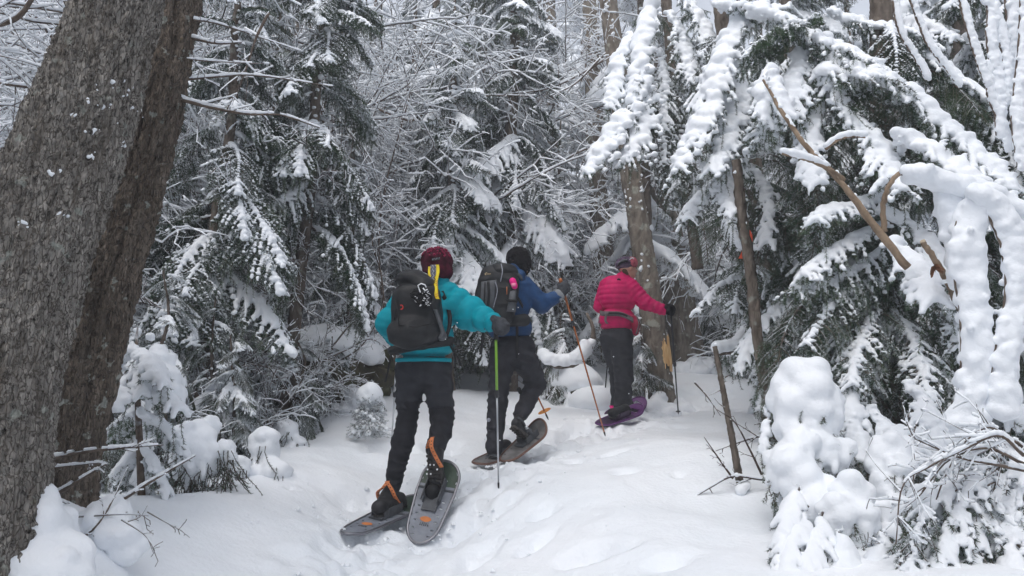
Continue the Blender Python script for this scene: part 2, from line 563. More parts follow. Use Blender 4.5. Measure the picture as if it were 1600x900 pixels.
_tp = [hit(*q)[:2] for q in ((560, 880), (640, 840), (700, 790), (760, 745), (820, 710), (880, 685), (930, 668), (985, 655), (1040, 640), (1100, 618))]
_rg = np.random.default_rng(17)
for k_ in range(46):                                                # oval prints pressed along the trail
    u_ = _rg.uniform(0, 8.99); a_, b_ = _tp[int(u_)], _tp[int(u_) + 1]; q_ = a_ + (b_ - a_) * (u_ % 1)
    tg_ = (b_ - a_) / np.linalg.norm(b_ - a_); of_ = _rg.choice([-.17, .17]) + _rg.normal() * .08
    DENTS.append((q_[0] - tg_[1] * of_, q_[1] + tg_[0] * of_, .21, .085, math.atan2(tg_[1], tg_[0]) + _rg.normal() * .2, _rg.uniform(.03, .06)))
for k_ in range(26):                                                # pole holes
    u_ = _rg.uniform(0, 8.99); a_, b_ = _tp[int(u_)], _tp[int(u_) + 1]; q_ = a_ + (b_ - a_) * (u_ % 1) + _rg.normal(size=2) * .35
    DENTS.append((q_[0], q_[1], .035, .035, 0, .05))
def make_ground():
    nx, ny = 560, 560
    u = np.linspace(-1, 1, nx); v = np.linspace(0, 1, ny)
    xs = 0.3 + 3.2 * u + 200 * np.abs(u) ** 9 * np.sign(u) + 4.5 * u ** 3
    v0 = (v - 0.25) / 0.75
    ys = np.where(v0 >= 0, 2.3 + 8.5 * v0 + 10 * np.maximum(v0, 0) ** 4 + 190 * np.maximum(v0, 0) ** 14, 2.3 + 60 * (v - 0.25) * 4 * np.abs(np.minimum(v0, 0) * 3) ** 2 + 3 * (v - 0.25))
    X, Y = np.meshgrid(xs, ys, indexing='ij')
    Z = hgt(X, Y)
    # churned snow along the beaten trail
    tr = np.array([hit(*q)[:2] for q in ((560, 895), (640, 830), (760, 740), (850, 700), (930, 668), (1040, 640), (1120, 610))])
    dist = np.full(X.shape, 9.0)
    for a, b in zip(tr[:-1], tr[1:]):
        ab = b - a; t = np.clip(((X - a[0]) * ab[0] + (Y - a[1]) * ab[1]) / (ab @ ab), 0, 1)
        dist = np.minimum(dist, np.hypot(X - a[0] - t * ab[0], Y - a[1] - t * ab[1]))
    mk = np.exp(-(dist / 0.42) ** 2)
    Z = Z + mk * (0.045 * fbm(X * 6, Y * 6, seed=11, oct=3) - 0.02) + 0.004 * fbm(X * 11, Y * 11, seed=15, oct=2)
    i = np.arange(nx - 1)[:, None] * ny; j = np.arange(ny - 1)[None]
    f = np.stack([i + j, i + ny + j, i + ny + j + 1, i + j + 1], -1).reshape(-1, 4)
    g = Geo().add(np.stack([X, Y, Z], -1).reshape(-1, 3), f)
    o = link('snowy_ground', g.mesh('snowy_ground', [M['ground_snow']]))
    o['kind'] = 'structure'
make_ground()

# ------------------------------------------------------------------ bark-covered trunks
def trunk_geo(path, radii, res=0.008, plate=(0.022, 0.035), depth=0.008, lump=0.02, seed=0, n=None, furrow=0.0, tl_=0.0):
    path = catmull(path, 60)
    seg = np.concatenate([[0], np.cumsum(np.linalg.norm(np.diff(path, axis=0), axis=1))])
    Ln = seg[-1]
    radii = np.interp(np.linspace(0, 1, 200), np.linspace(0, 1, len(radii)), radii)
    nr = max(int(Ln / (res * 1.4)), 4)
    ns = max(int(2 * np.pi * radii.mean() / res), 8)
    s = np.linspace(0, Ln, nr)
    pc = np.stack([np.interp(s, seg, path[:, k]) for k in range(3)], -1)
    rr = np.interp(s / Ln, np.linspace(0, 1, 200), radii)
    t, a, b = frames(pc)
    th = np.linspace(0, 2 * np.pi, ns, endpoint=False)
    T, S = np.meshgrid(th, s)
    RR = rr[:, None]
    cu = np.cos(T); su = np.sin(T)
    # cylinder-domain coordinates for seamless noise
    big = fbm(cu * 1.3 + 5, su * 1.3, S * 1.6, seed, 3)
    r0 = radii.mean()
    per = max(int(round(2 * np.pi * r0 / plate[0])), 4)
    uu = T / (2 * np.pi) * per
    wob = 0.6 * vnoise(cu * 6, su * 6, S * 8, seed + 4) + .35 * vnoise(cu * r0 * 90, su * r0 * 90, S * 70, seed + 14) + .2 * vnoise(cu * r0 * 200, su * r0 * 200, S * 160, seed + 15)
    f1, f2, cid = cells(np.mod(uu + wob * 0.8, per), S / plate[1] + wob, seed)
    e = np.clip((f2 - f1) * 3.0, 0, 1)
    dd = depth * (e * (0.55 + 0.9 * cid) - 0.6)
    if furrow:
        q = vnoise(cu * r0 * 28 + 3, su * r0 * 28, S * 2.2, seed + 9)
        dd = dd - furrow * np.clip(1 - np.abs(q) * 4.0, 0, 1)
    tilt = (np.mod(S / plate[1] + wob + cid * 7, 1.0)) * depth * .7 * tl_
    rad = RR * (1 + lump / r0 * 0.5 * big) + dd - tilt + 0.003 * fbm(cu * 30, su * 30, S * 40, seed + 5, 2)
    v = pc[:, None] + rad[..., None] * (cu[..., None] * a[:, None] + su[..., None] * b[:, None])
    i = np.arange(nr - 1)[:, None] * ns; j = np.arange(ns)[None]; k = (j + 1) % ns
    f = np.stack([i + j, i + k, i + ns + k, i + ns + j], -1).reshape(-1, 4)
    return Geo().add(v.reshape(-1, 3), f)

# ------------------------------------------------------------------ needles, twigs, boughs
def needles(P0, P1, per_m, ln, wd, rg, up=0.25):
    P0, P1 = np.asarray(P0, float), np.asarray(P1, float)
    d = P1 - P0; Ls = np.linalg.norm(d, axis=1)
    cnt = rg.poisson(Ls * per_m)
    k = np.repeat(np.arange(len(P0)), cnt)
    n = len(k)
    if n == 0:
        return Geo()
    t = rg.random(n)[:, None]
    p = P0[k] + d[k] * t
    dr = norm(d[k])
    rv = norm(rg.normal(size=(n, 3)) + np.array([0, 0, up]))
    rv = norm(rv - dr * np.sum(rv * dr, 1, keepdims=True))
    out = norm(rv + dr * 0.75)
    side = norm(np.cross(out, rg.normal(size=(n, 3))))
    l_ = ln * rg.uniform(0.7, 1.2, n)[:, None]
    v = np.stack([p - side * wd / 2, p + side * wd / 2, p + out * l_], 1).reshape(-1, 3)
    return Geo().add(v, np.arange(3 * n).reshape(-1, 3))

def bough_parts(axis, latw, rg, sp=0.055, droop=0.55, hang=0.0, needle=(380, .017, .0032), tert=True, side_up=None):
    """axis: (n,3) path from trunk to tip; latw(t): half width. returns segment lists: wood (P0,P1,r), needle segs, snow candidate points"""
    t, s, b = frames(axis)
    seg = np.concatenate([[0], np.cumsum(np.linalg.norm(np.diff(axis, axis=0), axis=1))]); Ln = seg[-1]
    W0, W1, WR = [], [], []; N0, N1 = [], []; snow = []
    for i in range(len(axis) - 1):
        W0.append(axis[i]); W1.append(axis[i + 1]); WR.append(0.011 * (1 - i / len(axis)) * (Ln / 1.0) + 0.002)
        if i > len(axis) * 0.25:
            N0.append(axis[i]); N1.append(axis[i + 1])
    def at(q):
        return np.array([np.interp(q, seg, axis[:, k]) for k in range(3)])
    def tan(q):
        return norm(at(min(q + .01, Ln)) - at(max(q - .01, 0)))
    q = Ln * 0.08
    sgn = 1
    while q < Ln:
        q += sp * rg.uniform(0.6, 1.4) * 0.5
        sgn = -sgn
        if q >= Ln: break
        tt = q / Ln
        l2 = latw(tt) * rg.uniform(0.75, 1.2)
        if l2 < 0.03: continue
        tg = tan(q)
        lat = norm(np.cross(tg, [0, 0, 1.0]) + 1e-6) * sgn
        dirn = norm(lat * 0.85 + tg * rg.uniform(0.45, 0.9) + np.array([0, 0, rg.uniform(-.1, .15)]))
        n2 = max(int(l2 / 0.05), 3)
        p = at(q); prev = p
        path = [p]
        for k in range(n2):
            dirn = norm(dirn + np.array([0, 0, -droop * 1.6 / n2]) + rg.normal(size=3) * 0.07)
            p = p + dirn * l2 / n2
            path.append(p)
        path = np.array(path)
        for k in range(n2):
            W0.append(path[k]); W1.append(path[k + 1]); WR.append(0.0035 * (1 - k / n2) + 0.0012)
            N0.append(path[k]); N1.append(path[k + 1])
            snow.append((path[k], 1 - k / n2 * 0.45, tt)); snow.append(((path[k] + path[k + 1]) / 2, 1 - k / n2 * 0.45, tt))
            if tert and l2 > 0.08:
                for sg in (-1, 1):
                    if rg.random() < 0.25: continue
                    l3 = min(0.12, l2 * 0.38) * rg.uniform(0.6, 1.2) * (1 - 0.5 * k / n2)
                    sd = norm(np.cross(dirn, [0, 0, 1.0])) * sg
                    d3 = norm(sd * 0.7 + norm(path[k + 1] - path[k]) * 0.8 + np.array([0, 0, -0.25 - droop * 0.4 - hang * rg.random()]))
                    a0 = path[k]; a1 = a0 + d3 * l3 * 0.55; a2 = a1 + norm(d3 + np.array([0, 0, -0.5 - hang])) * l3 * 0.5
                    W0.append(a0); W1.append(a1); WR.append(0.0014)
                    N0 += [a0, a1]; N1 += [a1, a2]
                    snow.append(((a0 + a1) / 2, 0.6, tt))
        if hang and rg.random() < hang:
            l4 = rg.uniform(0.08, 0.28) * (0.4 + hang)
            a0 = path[rg.integers(0, n2)]
            a = a0
            for k in range(3):
                bq = a + norm(np.array([rg.normal() * .15, rg.normal() * .15, -1])) * l4 / 3
                W0.append(a); W1.append(bq); WR.append(0.0015); N0.append(a); N1.append(bq); a = bq
    for i in range(len(axis) - 1):
        for e in (0.0, 0.5):
            snow.append((axis[i] * (1 - e) + axis[i + 1] * e, 1.7, i / len(axis)))
    return (np.array(W0), np.array(W1), np.array(WR)), (np.array(N0), np.array(N1)), snow

def wood_needles(parts, rg, needle, sides=3):
    (W0, W1, WR), (N0, N1), _ = parts
    g = Geo()
    g.join(segtubes(W0, W1, WR, WR * 0.8, sides), None, 0)
    g.join(needles(N0, N1, needle[0], needle[1], needle[2], rg), None, 1)
    return g
def snow_on(snow, rg, amount, r0, h, seed, nz=0.3, keep=0.85, clump=3.0, th=0.35, flat=0.75):
    B = []
    for p, w, tt in snow:
        m = 0.5 + 0.5 * float(vnoise(np.array(p[0] * clump + 11 * seed), np.array(p[1] * clump), np.array(p[2] * clump), seed))
        if rg.random() > keep or m < 0.5 - 0.5 * amount:
            continue
        r = r0 * w * (0.55 + 0.9 * m * amount) * rg.uniform(0.8, 1.2)
        B.append((p[0], p[1], p[2] + r * 0.55, r))
    return blobs_mesh(B, h, th, nz, 12.0, seed, flat)

# prototypes: boughs 1 m long pointing along +X
PROTO = []
def make_proto(seed, droop_axis, width, amount, r0, needle, sp, tert, h, hang=0.3, curve=1.6, droop=0.55, mats=None, keep=0.85):
    rg = np.random.default_rng(seed)
    x = np.linspace(0, 1, 14)
    ax = np.stack([x * (1 - 0.18 * droop_axis * x), 0.03 * np.sin(x * 5 + seed), -droop_axis * x ** curve * 0.6], -1)
    w = lambda t: width * (np.sin(np.pi * min(t * 0.78 + 0.22, 1)) ** 0.8) * (1 if t < .9 else .6)
    pr = bough_parts(ax, w, rg, sp, droop, hang, needle, tert)
    wood = wood_needles(pr, rg, needle)
    sn = snow_on(pr[2], rg, amount, r0, h, seed, keep=keep)
    return wood, sn
NEAR_N = (520, .019, .0030)
MIDN = (260, .021, .0042)
for i, (da, wd, am, r0) in enumerate([(0.55, .36, .75, .019), (0.9, .34, 1.0, .022), (0.35, .40, .6, .017), (0.75, .30, .9, .024), (1.1, .32, .8, .020)]):
    PROTO.append(make_proto(100 + i, da, wd, am, r0, NEAR_N, .055, True, .0125, hang=.45))
FARP = []
for i, (da, wd, am, r0) in enumerate([(0.6, .36, 1.1, .034), (0.9, .34, 1.2, .038), (0.4, .38, 1.0, .030), (1.1, .30, 1.2, .038)]):
    FARP.append(make_proto(200 + i, da, wd, am, r0, (95, .034, .0085), .085, True, .026, hang=.3))
DEAD = []
for i in range(3):
    rg = np.random.default_rng(300 + i)
    W0, W1, WR = [], [], []
    def dg(p, d, l, r, lev):
        n = max(int(l / 0.07), 2)
        for k in range(n):
            d = norm(d + rg.normal(size=3) * 0.16 + np.array([0, 0, -0.05]))
            q = p + d * l / n
            W0.append(p); W1.append(q); WR.append(r * (1 - k / n) + 0.0012)
            if lev < 2 and rg.random() < 0.75:
                dg(q, norm(d + rg.normal(size=3) * 0.8), l * rg.uniform(.25, .5) * (1 - k / n * .5), r * .5, lev + 1)
            p = q
    dg(A3(0, 0, 0), A3(1, 0, -0.1), 1.0, 0.008, 0)
    W0, W1, WR = np.array(W0), np.array(W1), np.array(WR)
    DEAD.append((segtubes(W0, W1, WR, WR * .8, 4), segtubes(W0 + [0, 0, .006], W1 + [0, 0, .006], WR * 1.4 * (rg.random(len(WR)) < .7), WR * 1.2 * (rg.random(len(WR)) < .8), 4)))

def as_mesh(name, g, mats):
    return g.mesh(name, mats)
LIGHT = []
for i, (da, wd, am, r0) in enumerate([(0.75, .40, .85, .0135), (1.05, .38, 1.0, .015), (0.5, .44, .7, .0125), (1.3, .36, .9, .014)]):
    LIGHT.append(make_proto(150 + i, da, wd, am, r0, (560, .019, .0030), .05, True, .0095, hang=.6, keep=.85))
PM = [(as_mesh('bough', w, [M['twig'], M['needle']]), as_mesh('bough_snow', s, [M['snow']])) for w, s in PROTO] + [(as_mesh('bough', w, [M['twig'], M['needle_light']]), as_mesh('bough_snow', s, [M['snow']])) for w, s in LIGHT]
DM = [(as_mesh('dead_branch', w, [M['dark_twig']]), as_mesh('branch_snow', s, [M['snow']])) for w, s in DEAD]

def orient(az, pitch, roll, sc):
    return Matrix.Rotation(az, 4, 'Z') @ Matrix.Rotation(-pitch, 4, 'Y') @ Matrix.Rotation(roll, 4, 'X') @ Matrix.Scale(sc, 4)

def branch_layout(rg, H, z0, Lmax, dens, top_pitch=25, low_pitch=-22, power=0.8, lean=(0, 0)):
    out = []
    z = z0
    while z < H * 0.985:
        f = z / H
        l_ = Lmax * (1 - f) ** power * rg.uniform(0.75, 1.15) + 0.12
        pitch = R(low_pitch + (top_pitch - low_pitch) * f ** 2 + rg.normal() * 6)
        out.append((z, rg.uniform(0, 2 * np.pi), pitch, rg.normal() * 0.2, l_))
        z += (0.05 + 0.07 * l_) / dens * rg.uniform(0.7, 1.3)
    return out

def spruce(x, y, H, Lmax, label, seed, group='snow-laden spruces around the trail', z0=0.6, dens=1.0, r=0.07, lean=(0, 0), dead=8, name='spruce_tree', facing=None,
           low=-22, protos=None, power=.8, sink=.1, zbase=None, snowy=1.0, mat_b='bark'):
    """spruce with every bough a part and its snow a sub-part"""
    rg = np.random.default_rng(seed)
    zb = gnd(x, y) - sink if zbase is None else zbase
    t = thing(name, label, 'tree', (x, y, zb), group)
    top = A3(x + lean[0] * H, y + lean[1] * H, zb + H)
    bs = A3(x, y, zb)
    hh = min(H, 7.5)
    tp = bs + (top - bs) * np.linspace(0, hh / H, 6)[:, None] + rg.normal(size=(6, 3)) * [0.02, 0.02, 0]
    part('trunk', trunk_geo(tp, [r * 1.25, r, r * .8, r * (1 - .75 * hh / H)], res=0.02, plate=(.03, .05), depth=.005, lump=.01, seed=seed), M[mat_b], t)
    for (z, az, pi_, ro, l_) in branch_layout(rg, H, z0, Lmax, dens, low_pitch=low, power=power):
        if z > 7.5: break
        c = (lean[0] * z, lean[1] * z, z)
        w = (x + c[0], y + c[1])
        if facing is not None and abs((az - facing + np.pi) % (2 * np.pi) - np.pi) > 2.3 and rg.random() < .6:
            continue
        k = rg.integers(0, 5) if protos is None else protos[rg.integers(0, len(protos))]
        o = link('bough', PM[k][0], t)
        o.matrix_local = Matrix.Translation(c) @ orient(az, pi_, ro, l_)
        if rg.random() < snowy:
            s_ = link('bough_snow', PM[k][1], o)
            if l_ < 0.5:
                s_.scale = (1, 1.05, 1.3)
    for i in range(dead):
        z = rg.uniform(0.2, z0 + 0.5)
        k = rg.integers(0, 3)
        o = link('dead_branch', DM[k][0], t)
        o.matrix_local = Matrix.Translation((lean[0] * z, lean[1] * z, z)) @ orient(rg.uniform(0, 6.28), R(rg.uniform(-25, 25)), rg.uniform(0, 6), rg.uniform(.4, .9))
        link('branch_snow', DM[k][1], o)
    return t

# far spruces: crown and snow joined per tree variant, meshes shared between the copies
FARV = []
def far_variant(seed, H, Lmax, dens, needle_m, z0=0.8, power=.75):
    rg = np.random.default_rng(seed)
    cr, sn = Geo(), Geo()
    for (z, az, pi_, ro, l_) in branch_layout(rg, H, z0, Lmax, dens, power=power):
        k = rg.integers(0, len(FARP))
        mt = np.array(Matrix.Translation((0, 0, z)) @ orient(az, pi_, ro, l_))
        cr.join(FARP[k][0], mt); sn.join(FARP[k][1], mt)
    tr = trunk_geo(np.array([[0, 0, -.3], [0.03, 0, H * .5], [0, 0, H]]), [.10, .07, .02], res=.04, plate=(.06, .1), depth=.006, seed=seed)
    print('far variant tris', sum(len(f) for f in cr.f), sum(len(f) for f in sn.f) * 2)
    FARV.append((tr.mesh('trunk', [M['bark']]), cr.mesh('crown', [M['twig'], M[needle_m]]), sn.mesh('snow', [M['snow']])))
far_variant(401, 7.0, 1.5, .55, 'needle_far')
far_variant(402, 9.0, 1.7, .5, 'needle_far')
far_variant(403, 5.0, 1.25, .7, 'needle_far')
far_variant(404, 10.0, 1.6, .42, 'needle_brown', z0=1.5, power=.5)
def far_tree(px, d, var, sc, rz, label, group='snow-covered trees deep in the forest'):
    b = base(px, d, .1)
    t = thing('spruce_tree', label, 'tree', b, group)
    t.rotation_euler = (0, 0, rz); t.scale = (sc, sc, sc)
    for nm, me in zip(('trunk', 'crown', 'snow'), FARV[var]):
        link(nm, me, t)
    return t

# frosted leafless saplings
def grow(rg, p, d, l, r, lev, segs, maxlev, grav):
    n = max(int(l / 0.10), 3)
    for k in range(n):
        d = norm(d + rg.normal(size=3) * 0.11 + np.array([0, 0, -grav * (lev + 0.3)]))
        q = p + d * l / n
        segs.append((p, q, r * (1 - .65 * k / n), r * (1 - .65 * (k + 1) / n)))
        if lev < maxlev and k > 0:
            for _ in range(1):
                if rg.random() < (0.8 if lev else .9):
                    sd = norm(np.cross(d, rg.normal(size=3)))
                    grow(rg, q, norm(d * rg.uniform(.5, 1.1) + sd), l * rg.uniform(.3, .55) * (1 - .35 * k / n), r * .42, lev + 1, segs, maxlev, grav)
        p = q
def snowy_twigs(segs, rg, wf=1.0, keepr=.9, mn=.0017, lift=0.9, smul=1.7, sadd=.005):
    P0 = np.array([s[0] for s in segs]); P1 = np.array([s[1] for s in segs]); r0 = np.maximum(np.array([s[2] for s in segs]) * wf, mn); r1 = np.maximum(np.array([s[3] for s in segs]) * wf, mn)
    w = segtubes(P0, P1, r0, r1, 3)
    t = norm(P1 - P0); fl = np.clip(1 - np.abs(t[:, 2]) ** 3, .25, 1)
    k = rg.random(len(P0)) < keepr
    sr = (np.minimum(r0, .02) * smul * .5 + sadd * rg.uniform(.6, 1.6, len(P0))) * fl
    up = (r0 + sr * .5 * lift)[:, None] * np.array([[0, 0, 1.0]])
    s = segtubes((P0 + up)[k], (P1 + up)[k], sr[k], sr[k] * rg.uniform(.6, 1.1, k.sum()), 5)
    return w, s
SAPV = []
LATT = [(5.6, 4, .03, 3), (4.8, 4, .04, 4)]
for i, (hgt_, ml, gv, nst) in enumerate([(3.6, 3, .05, 3), (4.6, 3, .04, 2), (2.4, 3, .09, 5), (5.5, 3, .06, 2), (1.6, 3, .10, 6)] + LATT):
    rg = np.random.default_rng(500 + i)
    segs = []
    for k in range(nst):
        a = rg.uniform(0, 6.28)
        grow(rg, A3(rg.normal() * .1, rg.normal() * .1, -.1), norm(A3(math.cos(a) * .35, math.sin(a) * .35, 1)), hgt_ * rg.uniform(.7, 1), .022 * (hgt_ / 4) ** .6, 0, segs, ml, gv)
    w, s = snowy_twigs(segs, rg, keepr=.9, sadd=.0055 if i < 5 else .0058)
    print('sapling', i, len(segs))
    SAPV.append((w.mesh('branches', [M['twig']]), s.mesh('snow', [M['snow']])))
def sapling(x, y, var, sc, rz, label, group='frosted leafless saplings', name='bare_sapling'):
    t = thing(name, label, 'sapling', (x, y, gnd(x, y) - .05), group)
    t.rotation_euler = (0, 0, rz); t.scale = (sc, sc, sc)
    for nm, me in zip(('branches', 'snow'), SAPV[var]):
        link(nm, me, t)
    return t
# ------------------------------------------------------------------ the forest behind
rgf = np.random.default_rng(42)
def place_words(px, d):
    side = ('far left' if px < 250 else 'left' if px < 480 else 'left of the teal hiker' if px < 620 else 'behind the teal and blue hikers' if px < 880 else 'behind the pink hiker' if px < 1060 else 'beyond the trail gap' if px < 1220 else 'behind the right spruces')
    return side
k = 0
for d in (10.5, 12.5, 15, 18, 22, 27, 33):
    n = int(6 + d * 0.5)
    for i in range(n):
        px = -150 + (i + rgf.uniform(.1, .9)) * 1900 / n
        if d < 12 and 560 < px < 1100 and i % 2: continue
        if 1050 < px < 1225 and d < 20: continue
        if 850 < px < 1085 and rgf.random() < .4:
            v = 3
        else:
            v = int(rgf.choice([0, 1, 2, 0, 1, 1]))
        t = far_tree(px, d * rgf.uniform(.94, 1.06), v, rgf.uniform(.85, 1.2), rgf.uniform(0, 6.28), '')
        tier = 'in the first rank of the forest' if d < 13.5 else 'in the middle rank of the forest' if d < 20 else 'farthest back in the forest'
        t['label'] = f"{'brown-needled' if v == 3 else 'snow-covered'} spruce {tier}, {place_words(px, d)}"
        t['group'] = f"{'brown-needled' if v == 3 else 'snowy'} spruces {tier}, {place_words(px, d)}"
for i in range(26):
    px = rgf.uniform(-60, 1120) if i % 4 else rgf.uniform(1200, 1650)
    d = rgf.uniform(9.5, 20)
    if 480 < px < 1240 and d < 13: d += 4
    b = base(px, d)
    sapling(b[0], b[1], int(rgf.choice([0, 1, 2, 3, 4, 5, 6, 5])), rgf.uniform(.8, 1.25) * (1 if d < 12 else 1.4), rgf.uniform(0, 6.28), f"frosted leafless sapling {'near' if d < 13 else 'far'} among the spruces, {place_words(px, d)}", f"frosted saplings {'near' if d < 13 else 'far'}, " + place_words(px, d))

# ------------------------------------------------------------------ nearer spruces around the trail
def B2(px, d):
    b = base(px, d); return b[0], b[1]
LT = [5, 6, 7, 8, 5, 6, 8, 0]
# forest around and behind the photographer: unseen spruces added to shade the foreground
for i, (px_, py_) in enumerate([(-3.2, -2.2), (2.4, -2.6), (-4.2, 1.4), (3.9, 0.2), (-6, -1), (-1.2, -2.6), (.6, -3.6), (-3.0, -.4), (2.9, -1.0), (-4.6, 2.9), (4.6, 2.4), (-2.0, -4.2), (-5.2, .4), (5.0, -2.6), (-4.5, -4), (-2, -6), (1.5, -6.5), (4.5, -4.5), (6, -1.5), (5.2, 1.2), (-9, 2), (8.5, 2.5), (-8, -6), (0, -10), (8, -7), (4, -10), (-5, -10), (-7.5, 4.5)]):
    t = thing('spruce_tree', 'unseen spruce of the forest around and behind the photographer, added to shade the foreground', 'tree', (px_, py_, gnd(px_, py_) - .1), 'unseen shading spruces around the photographer')
    t.scale = (1.35, 1.35, 1.35); t.rotation_euler = (0, 0, i)
    for nm, me in zip(('trunk', 'crown', 'snow'), FARV[i % 3]):
        link(nm, me, t)
LT = [5, 6, 7, 8, 5, 6, 8, 0]
x, y = B2(452, 6.6); spruce(x, y, 5.7, 1.25, 'slim dark green spruce leaning right, left of the teal hiker, its high boughs lightly snowed', 11, z0=1.9, lean=(.06, 0), dens=1.7, r=.05, dead=40, protos=LT)
x, y = B2(312, 6.0); spruce(x, y, 4.6, 1.3, 'drooping spruce with bare lower trunk just right of the big double trunk', 12, z0=1.5, lean=(.05, .02), dens=1.8, r=.045, dead=36, protos=LT)
x, y = B2(420, 8.6); spruce(x, y, 5.0, 1.2, 'tall spruce rising behind the two slim spruces left of the trail', 13, z0=2.0, dens=1.5, r=.06, dead=34, protos=LT)
x, y = B2(705, 9.0); spruce(x, y, 5.0, 1.25, 'pointed young spruce directly above the teal hiker’s head', 14, z0=1.0, dens=1.7, r=.05, protos=[6, 8, 1, 3, 0, 6])
x, y = B2(800, 9.8); spruce(x, y, 8.0, 1.4, 'tall narrow spruce rising above the blue hiker', 15, z0=1.2, dens=1.5, r=.08, protos=[6, 8, 1, 3, 0, 2])
x, y = B2(575, 11.8); spruce(x, y, 6.0, 1.3, 'snowy spruce in the gap between the teal hiker and the slim spruces', 16, z0=1.7, dens=1.3, r=.07, protos=LT + [1, 2, 3])
x, y = B2(880, 11.5); spruce(x, y, 3.8, .9, 'small pale spruce between the blue and the pink hiker', 17, z0=.5, dens=1.2, r=.04)

x, y = B2(250, 7.4); spruce(x, y, 4.4, 1.3, 'dense spruce showing between the dark trunk and the drooping spruce', 18, z0=1.7, dens=1.4, r=.05, dead=14, protos=LT)
x, y = B2(545, 8.4); spruce(x, y, 3.4, .8, 'short spruce with a white-laden drooping side, just left of the teal hiker', 19, z0=.9, dens=1.6, r=.04, dead=20, protos=LT + [1, 3])
for (px, d, v, sc, lb) in [(520, 11.5, 1, 1.3, 'rising left of the teal hiker'), (600, 12.5, 3, 1.0, 'directly behind the teal hiker'), (30, 6.5, 6, 1.0, 'left of the thick trunk'), (300, 9.6, 5, 1.1, 'spreading just right of the dark trunk’s top'), (385, 10.2, 6, 1.3, 'behind the drooping spruce'), (450, 10.8, 5, 1.1, 'spreading over the slim spruce'), (600, 13.5, 6, 1.2, 'high above the teal hiker'), (890, 12.5, 6, 1.3, 'between the blue hiker and the white curtain tree'), (1110, 14, 5, 1.0, 'in the trail gap'), (1180, 15, 6, 1.0, 'at the right of the trail gap'), (-60, 5.5, 0, 1.1, 'at the left edge of the frame'),
        (110, 7.5, 3, .9, 'glimpsed just left of the thick trunk’s top'), (850, 11.8, 4, 1.0, 'between the blue hiker and the arched branch'), (900, 12.2, 2, .9, 'left of the pink hiker’s waist')]:
    x, y = B2(px, d)
    sapling(x, y, v, sc, 1.3 * px, 'frosted bare sapling ' + lb, 'frosted leafless saplings near the trail')

x, y = B2(640, 10.6); spruce(x, y, 6.2, 1.15, 'slim snow-laden spruce rising right behind the curving bare tree', 24, z0=.6, dens=1.5, r=.05, dead=4, protos=LT + [1, 3, 1, 3])
x, y = B2(752, 11.4); spruce(x, y, 7.2, 1.2, 'slim pale spruce between the two spruces above the hikers', 25, z0=.6, dens=1.4, r=.05, dead=4, protos=LT + [1, 3, 1, 3])
for i, (px, d, H, Lm, lb) in enumerate([(372, 5.5, 1.0, .42, 'waist-high snowy spruce between the snow-capped bush and the stacked lumps'), (338, 5.6, 1.3, .5, 'young spruce behind the pair of small snow lumps'), (470, 6.5, .9, .4, 'little spruce at the trail edge by the small hump'),
        (262, 5.2, 1.5, .55, 'young spruce right behind the small caked spruce'), (430, 6.9, 1.3, .5, 'young spruce under the slim leaning spruce'), (520, 7.4, .8, .4, 'tiny spruce before the dark rock bank'), (1000, 8.9, 1.1, .36, 'small snowy spruce against the scarred trunk’s left side'), (880, 9.0, 1.1, .5, 'frosted young spruce below the arched branch'),
        (1120, 11.5, 1.6, .6, 'small snowy spruce beside the square boulder in the gap'), (1175, 10.5, 1.2, .5, 'small snowy spruce on the trail’s right side in the gap'), (180, 4.9, 1.1, .5, 'young spruce squeezed between the dark trunk and the caked spruce')]):
    x, y = B2(px, d)
    spruce(x, y, H, Lm, lb, 210 + i, group='young spruces beside the trail', z0=.1, dens=1.5, r=.014, dead=0, name='spruce_sapling', protos=[5, 6, 7, 8, 1, 3])
for i, (px, d, sc, lb) in enumerate([(350, 5.8, .55, 'behind the snow-capped bush'), (410, 6.2, .6, 'behind the stacked lumps'), (490, 6.9, .5, 'in front of the dark rock bank'), (230, 5.6, .6, 'behind the small caked spruce'), (300, 5.3, .45, 'among the lumps right of the caked spruce')]):
    x, y = B2(px, d)
    sapling(x, y, 4, sc, 2.1 * i, 'low tangled frosty shrub ' + lb, 'low frosty shrubs at the left edge of the trail', name='frosty_shrub')
def ribbon(path, wv, thick=.004, n=14):
    """flat strap along a path; wv is its half-width vector (or a list of them)"""
    p = catmull(path, n); wv = np.asarray(wv, float)
    w = np.broadcast_to(wv, (n, 3)) if wv.ndim == 1 else catmull(wv, n)
    t = norm(np.gradient(p, axis=0)); nn = norm(np.cross(t, w)) * thick / 2
    v = np.stack([p - w - nn, p + w - nn, p + w + nn, p - w + nn], 1).reshape(-1, 3)
    i = np.arange(n - 1)[:, None] * 4; j = np.arange(4)[None]; k = (j + 1) % 4
    g = Geo().add(v, np.stack([i + j, i + k, i + 4 + k, i + 4 + j], -1).reshape(-1, 4))
    g.add(v[:4], [(3, 2, 1, 0)]); g.add(v[-4:], [(0, 1, 2, 3)])
    return g

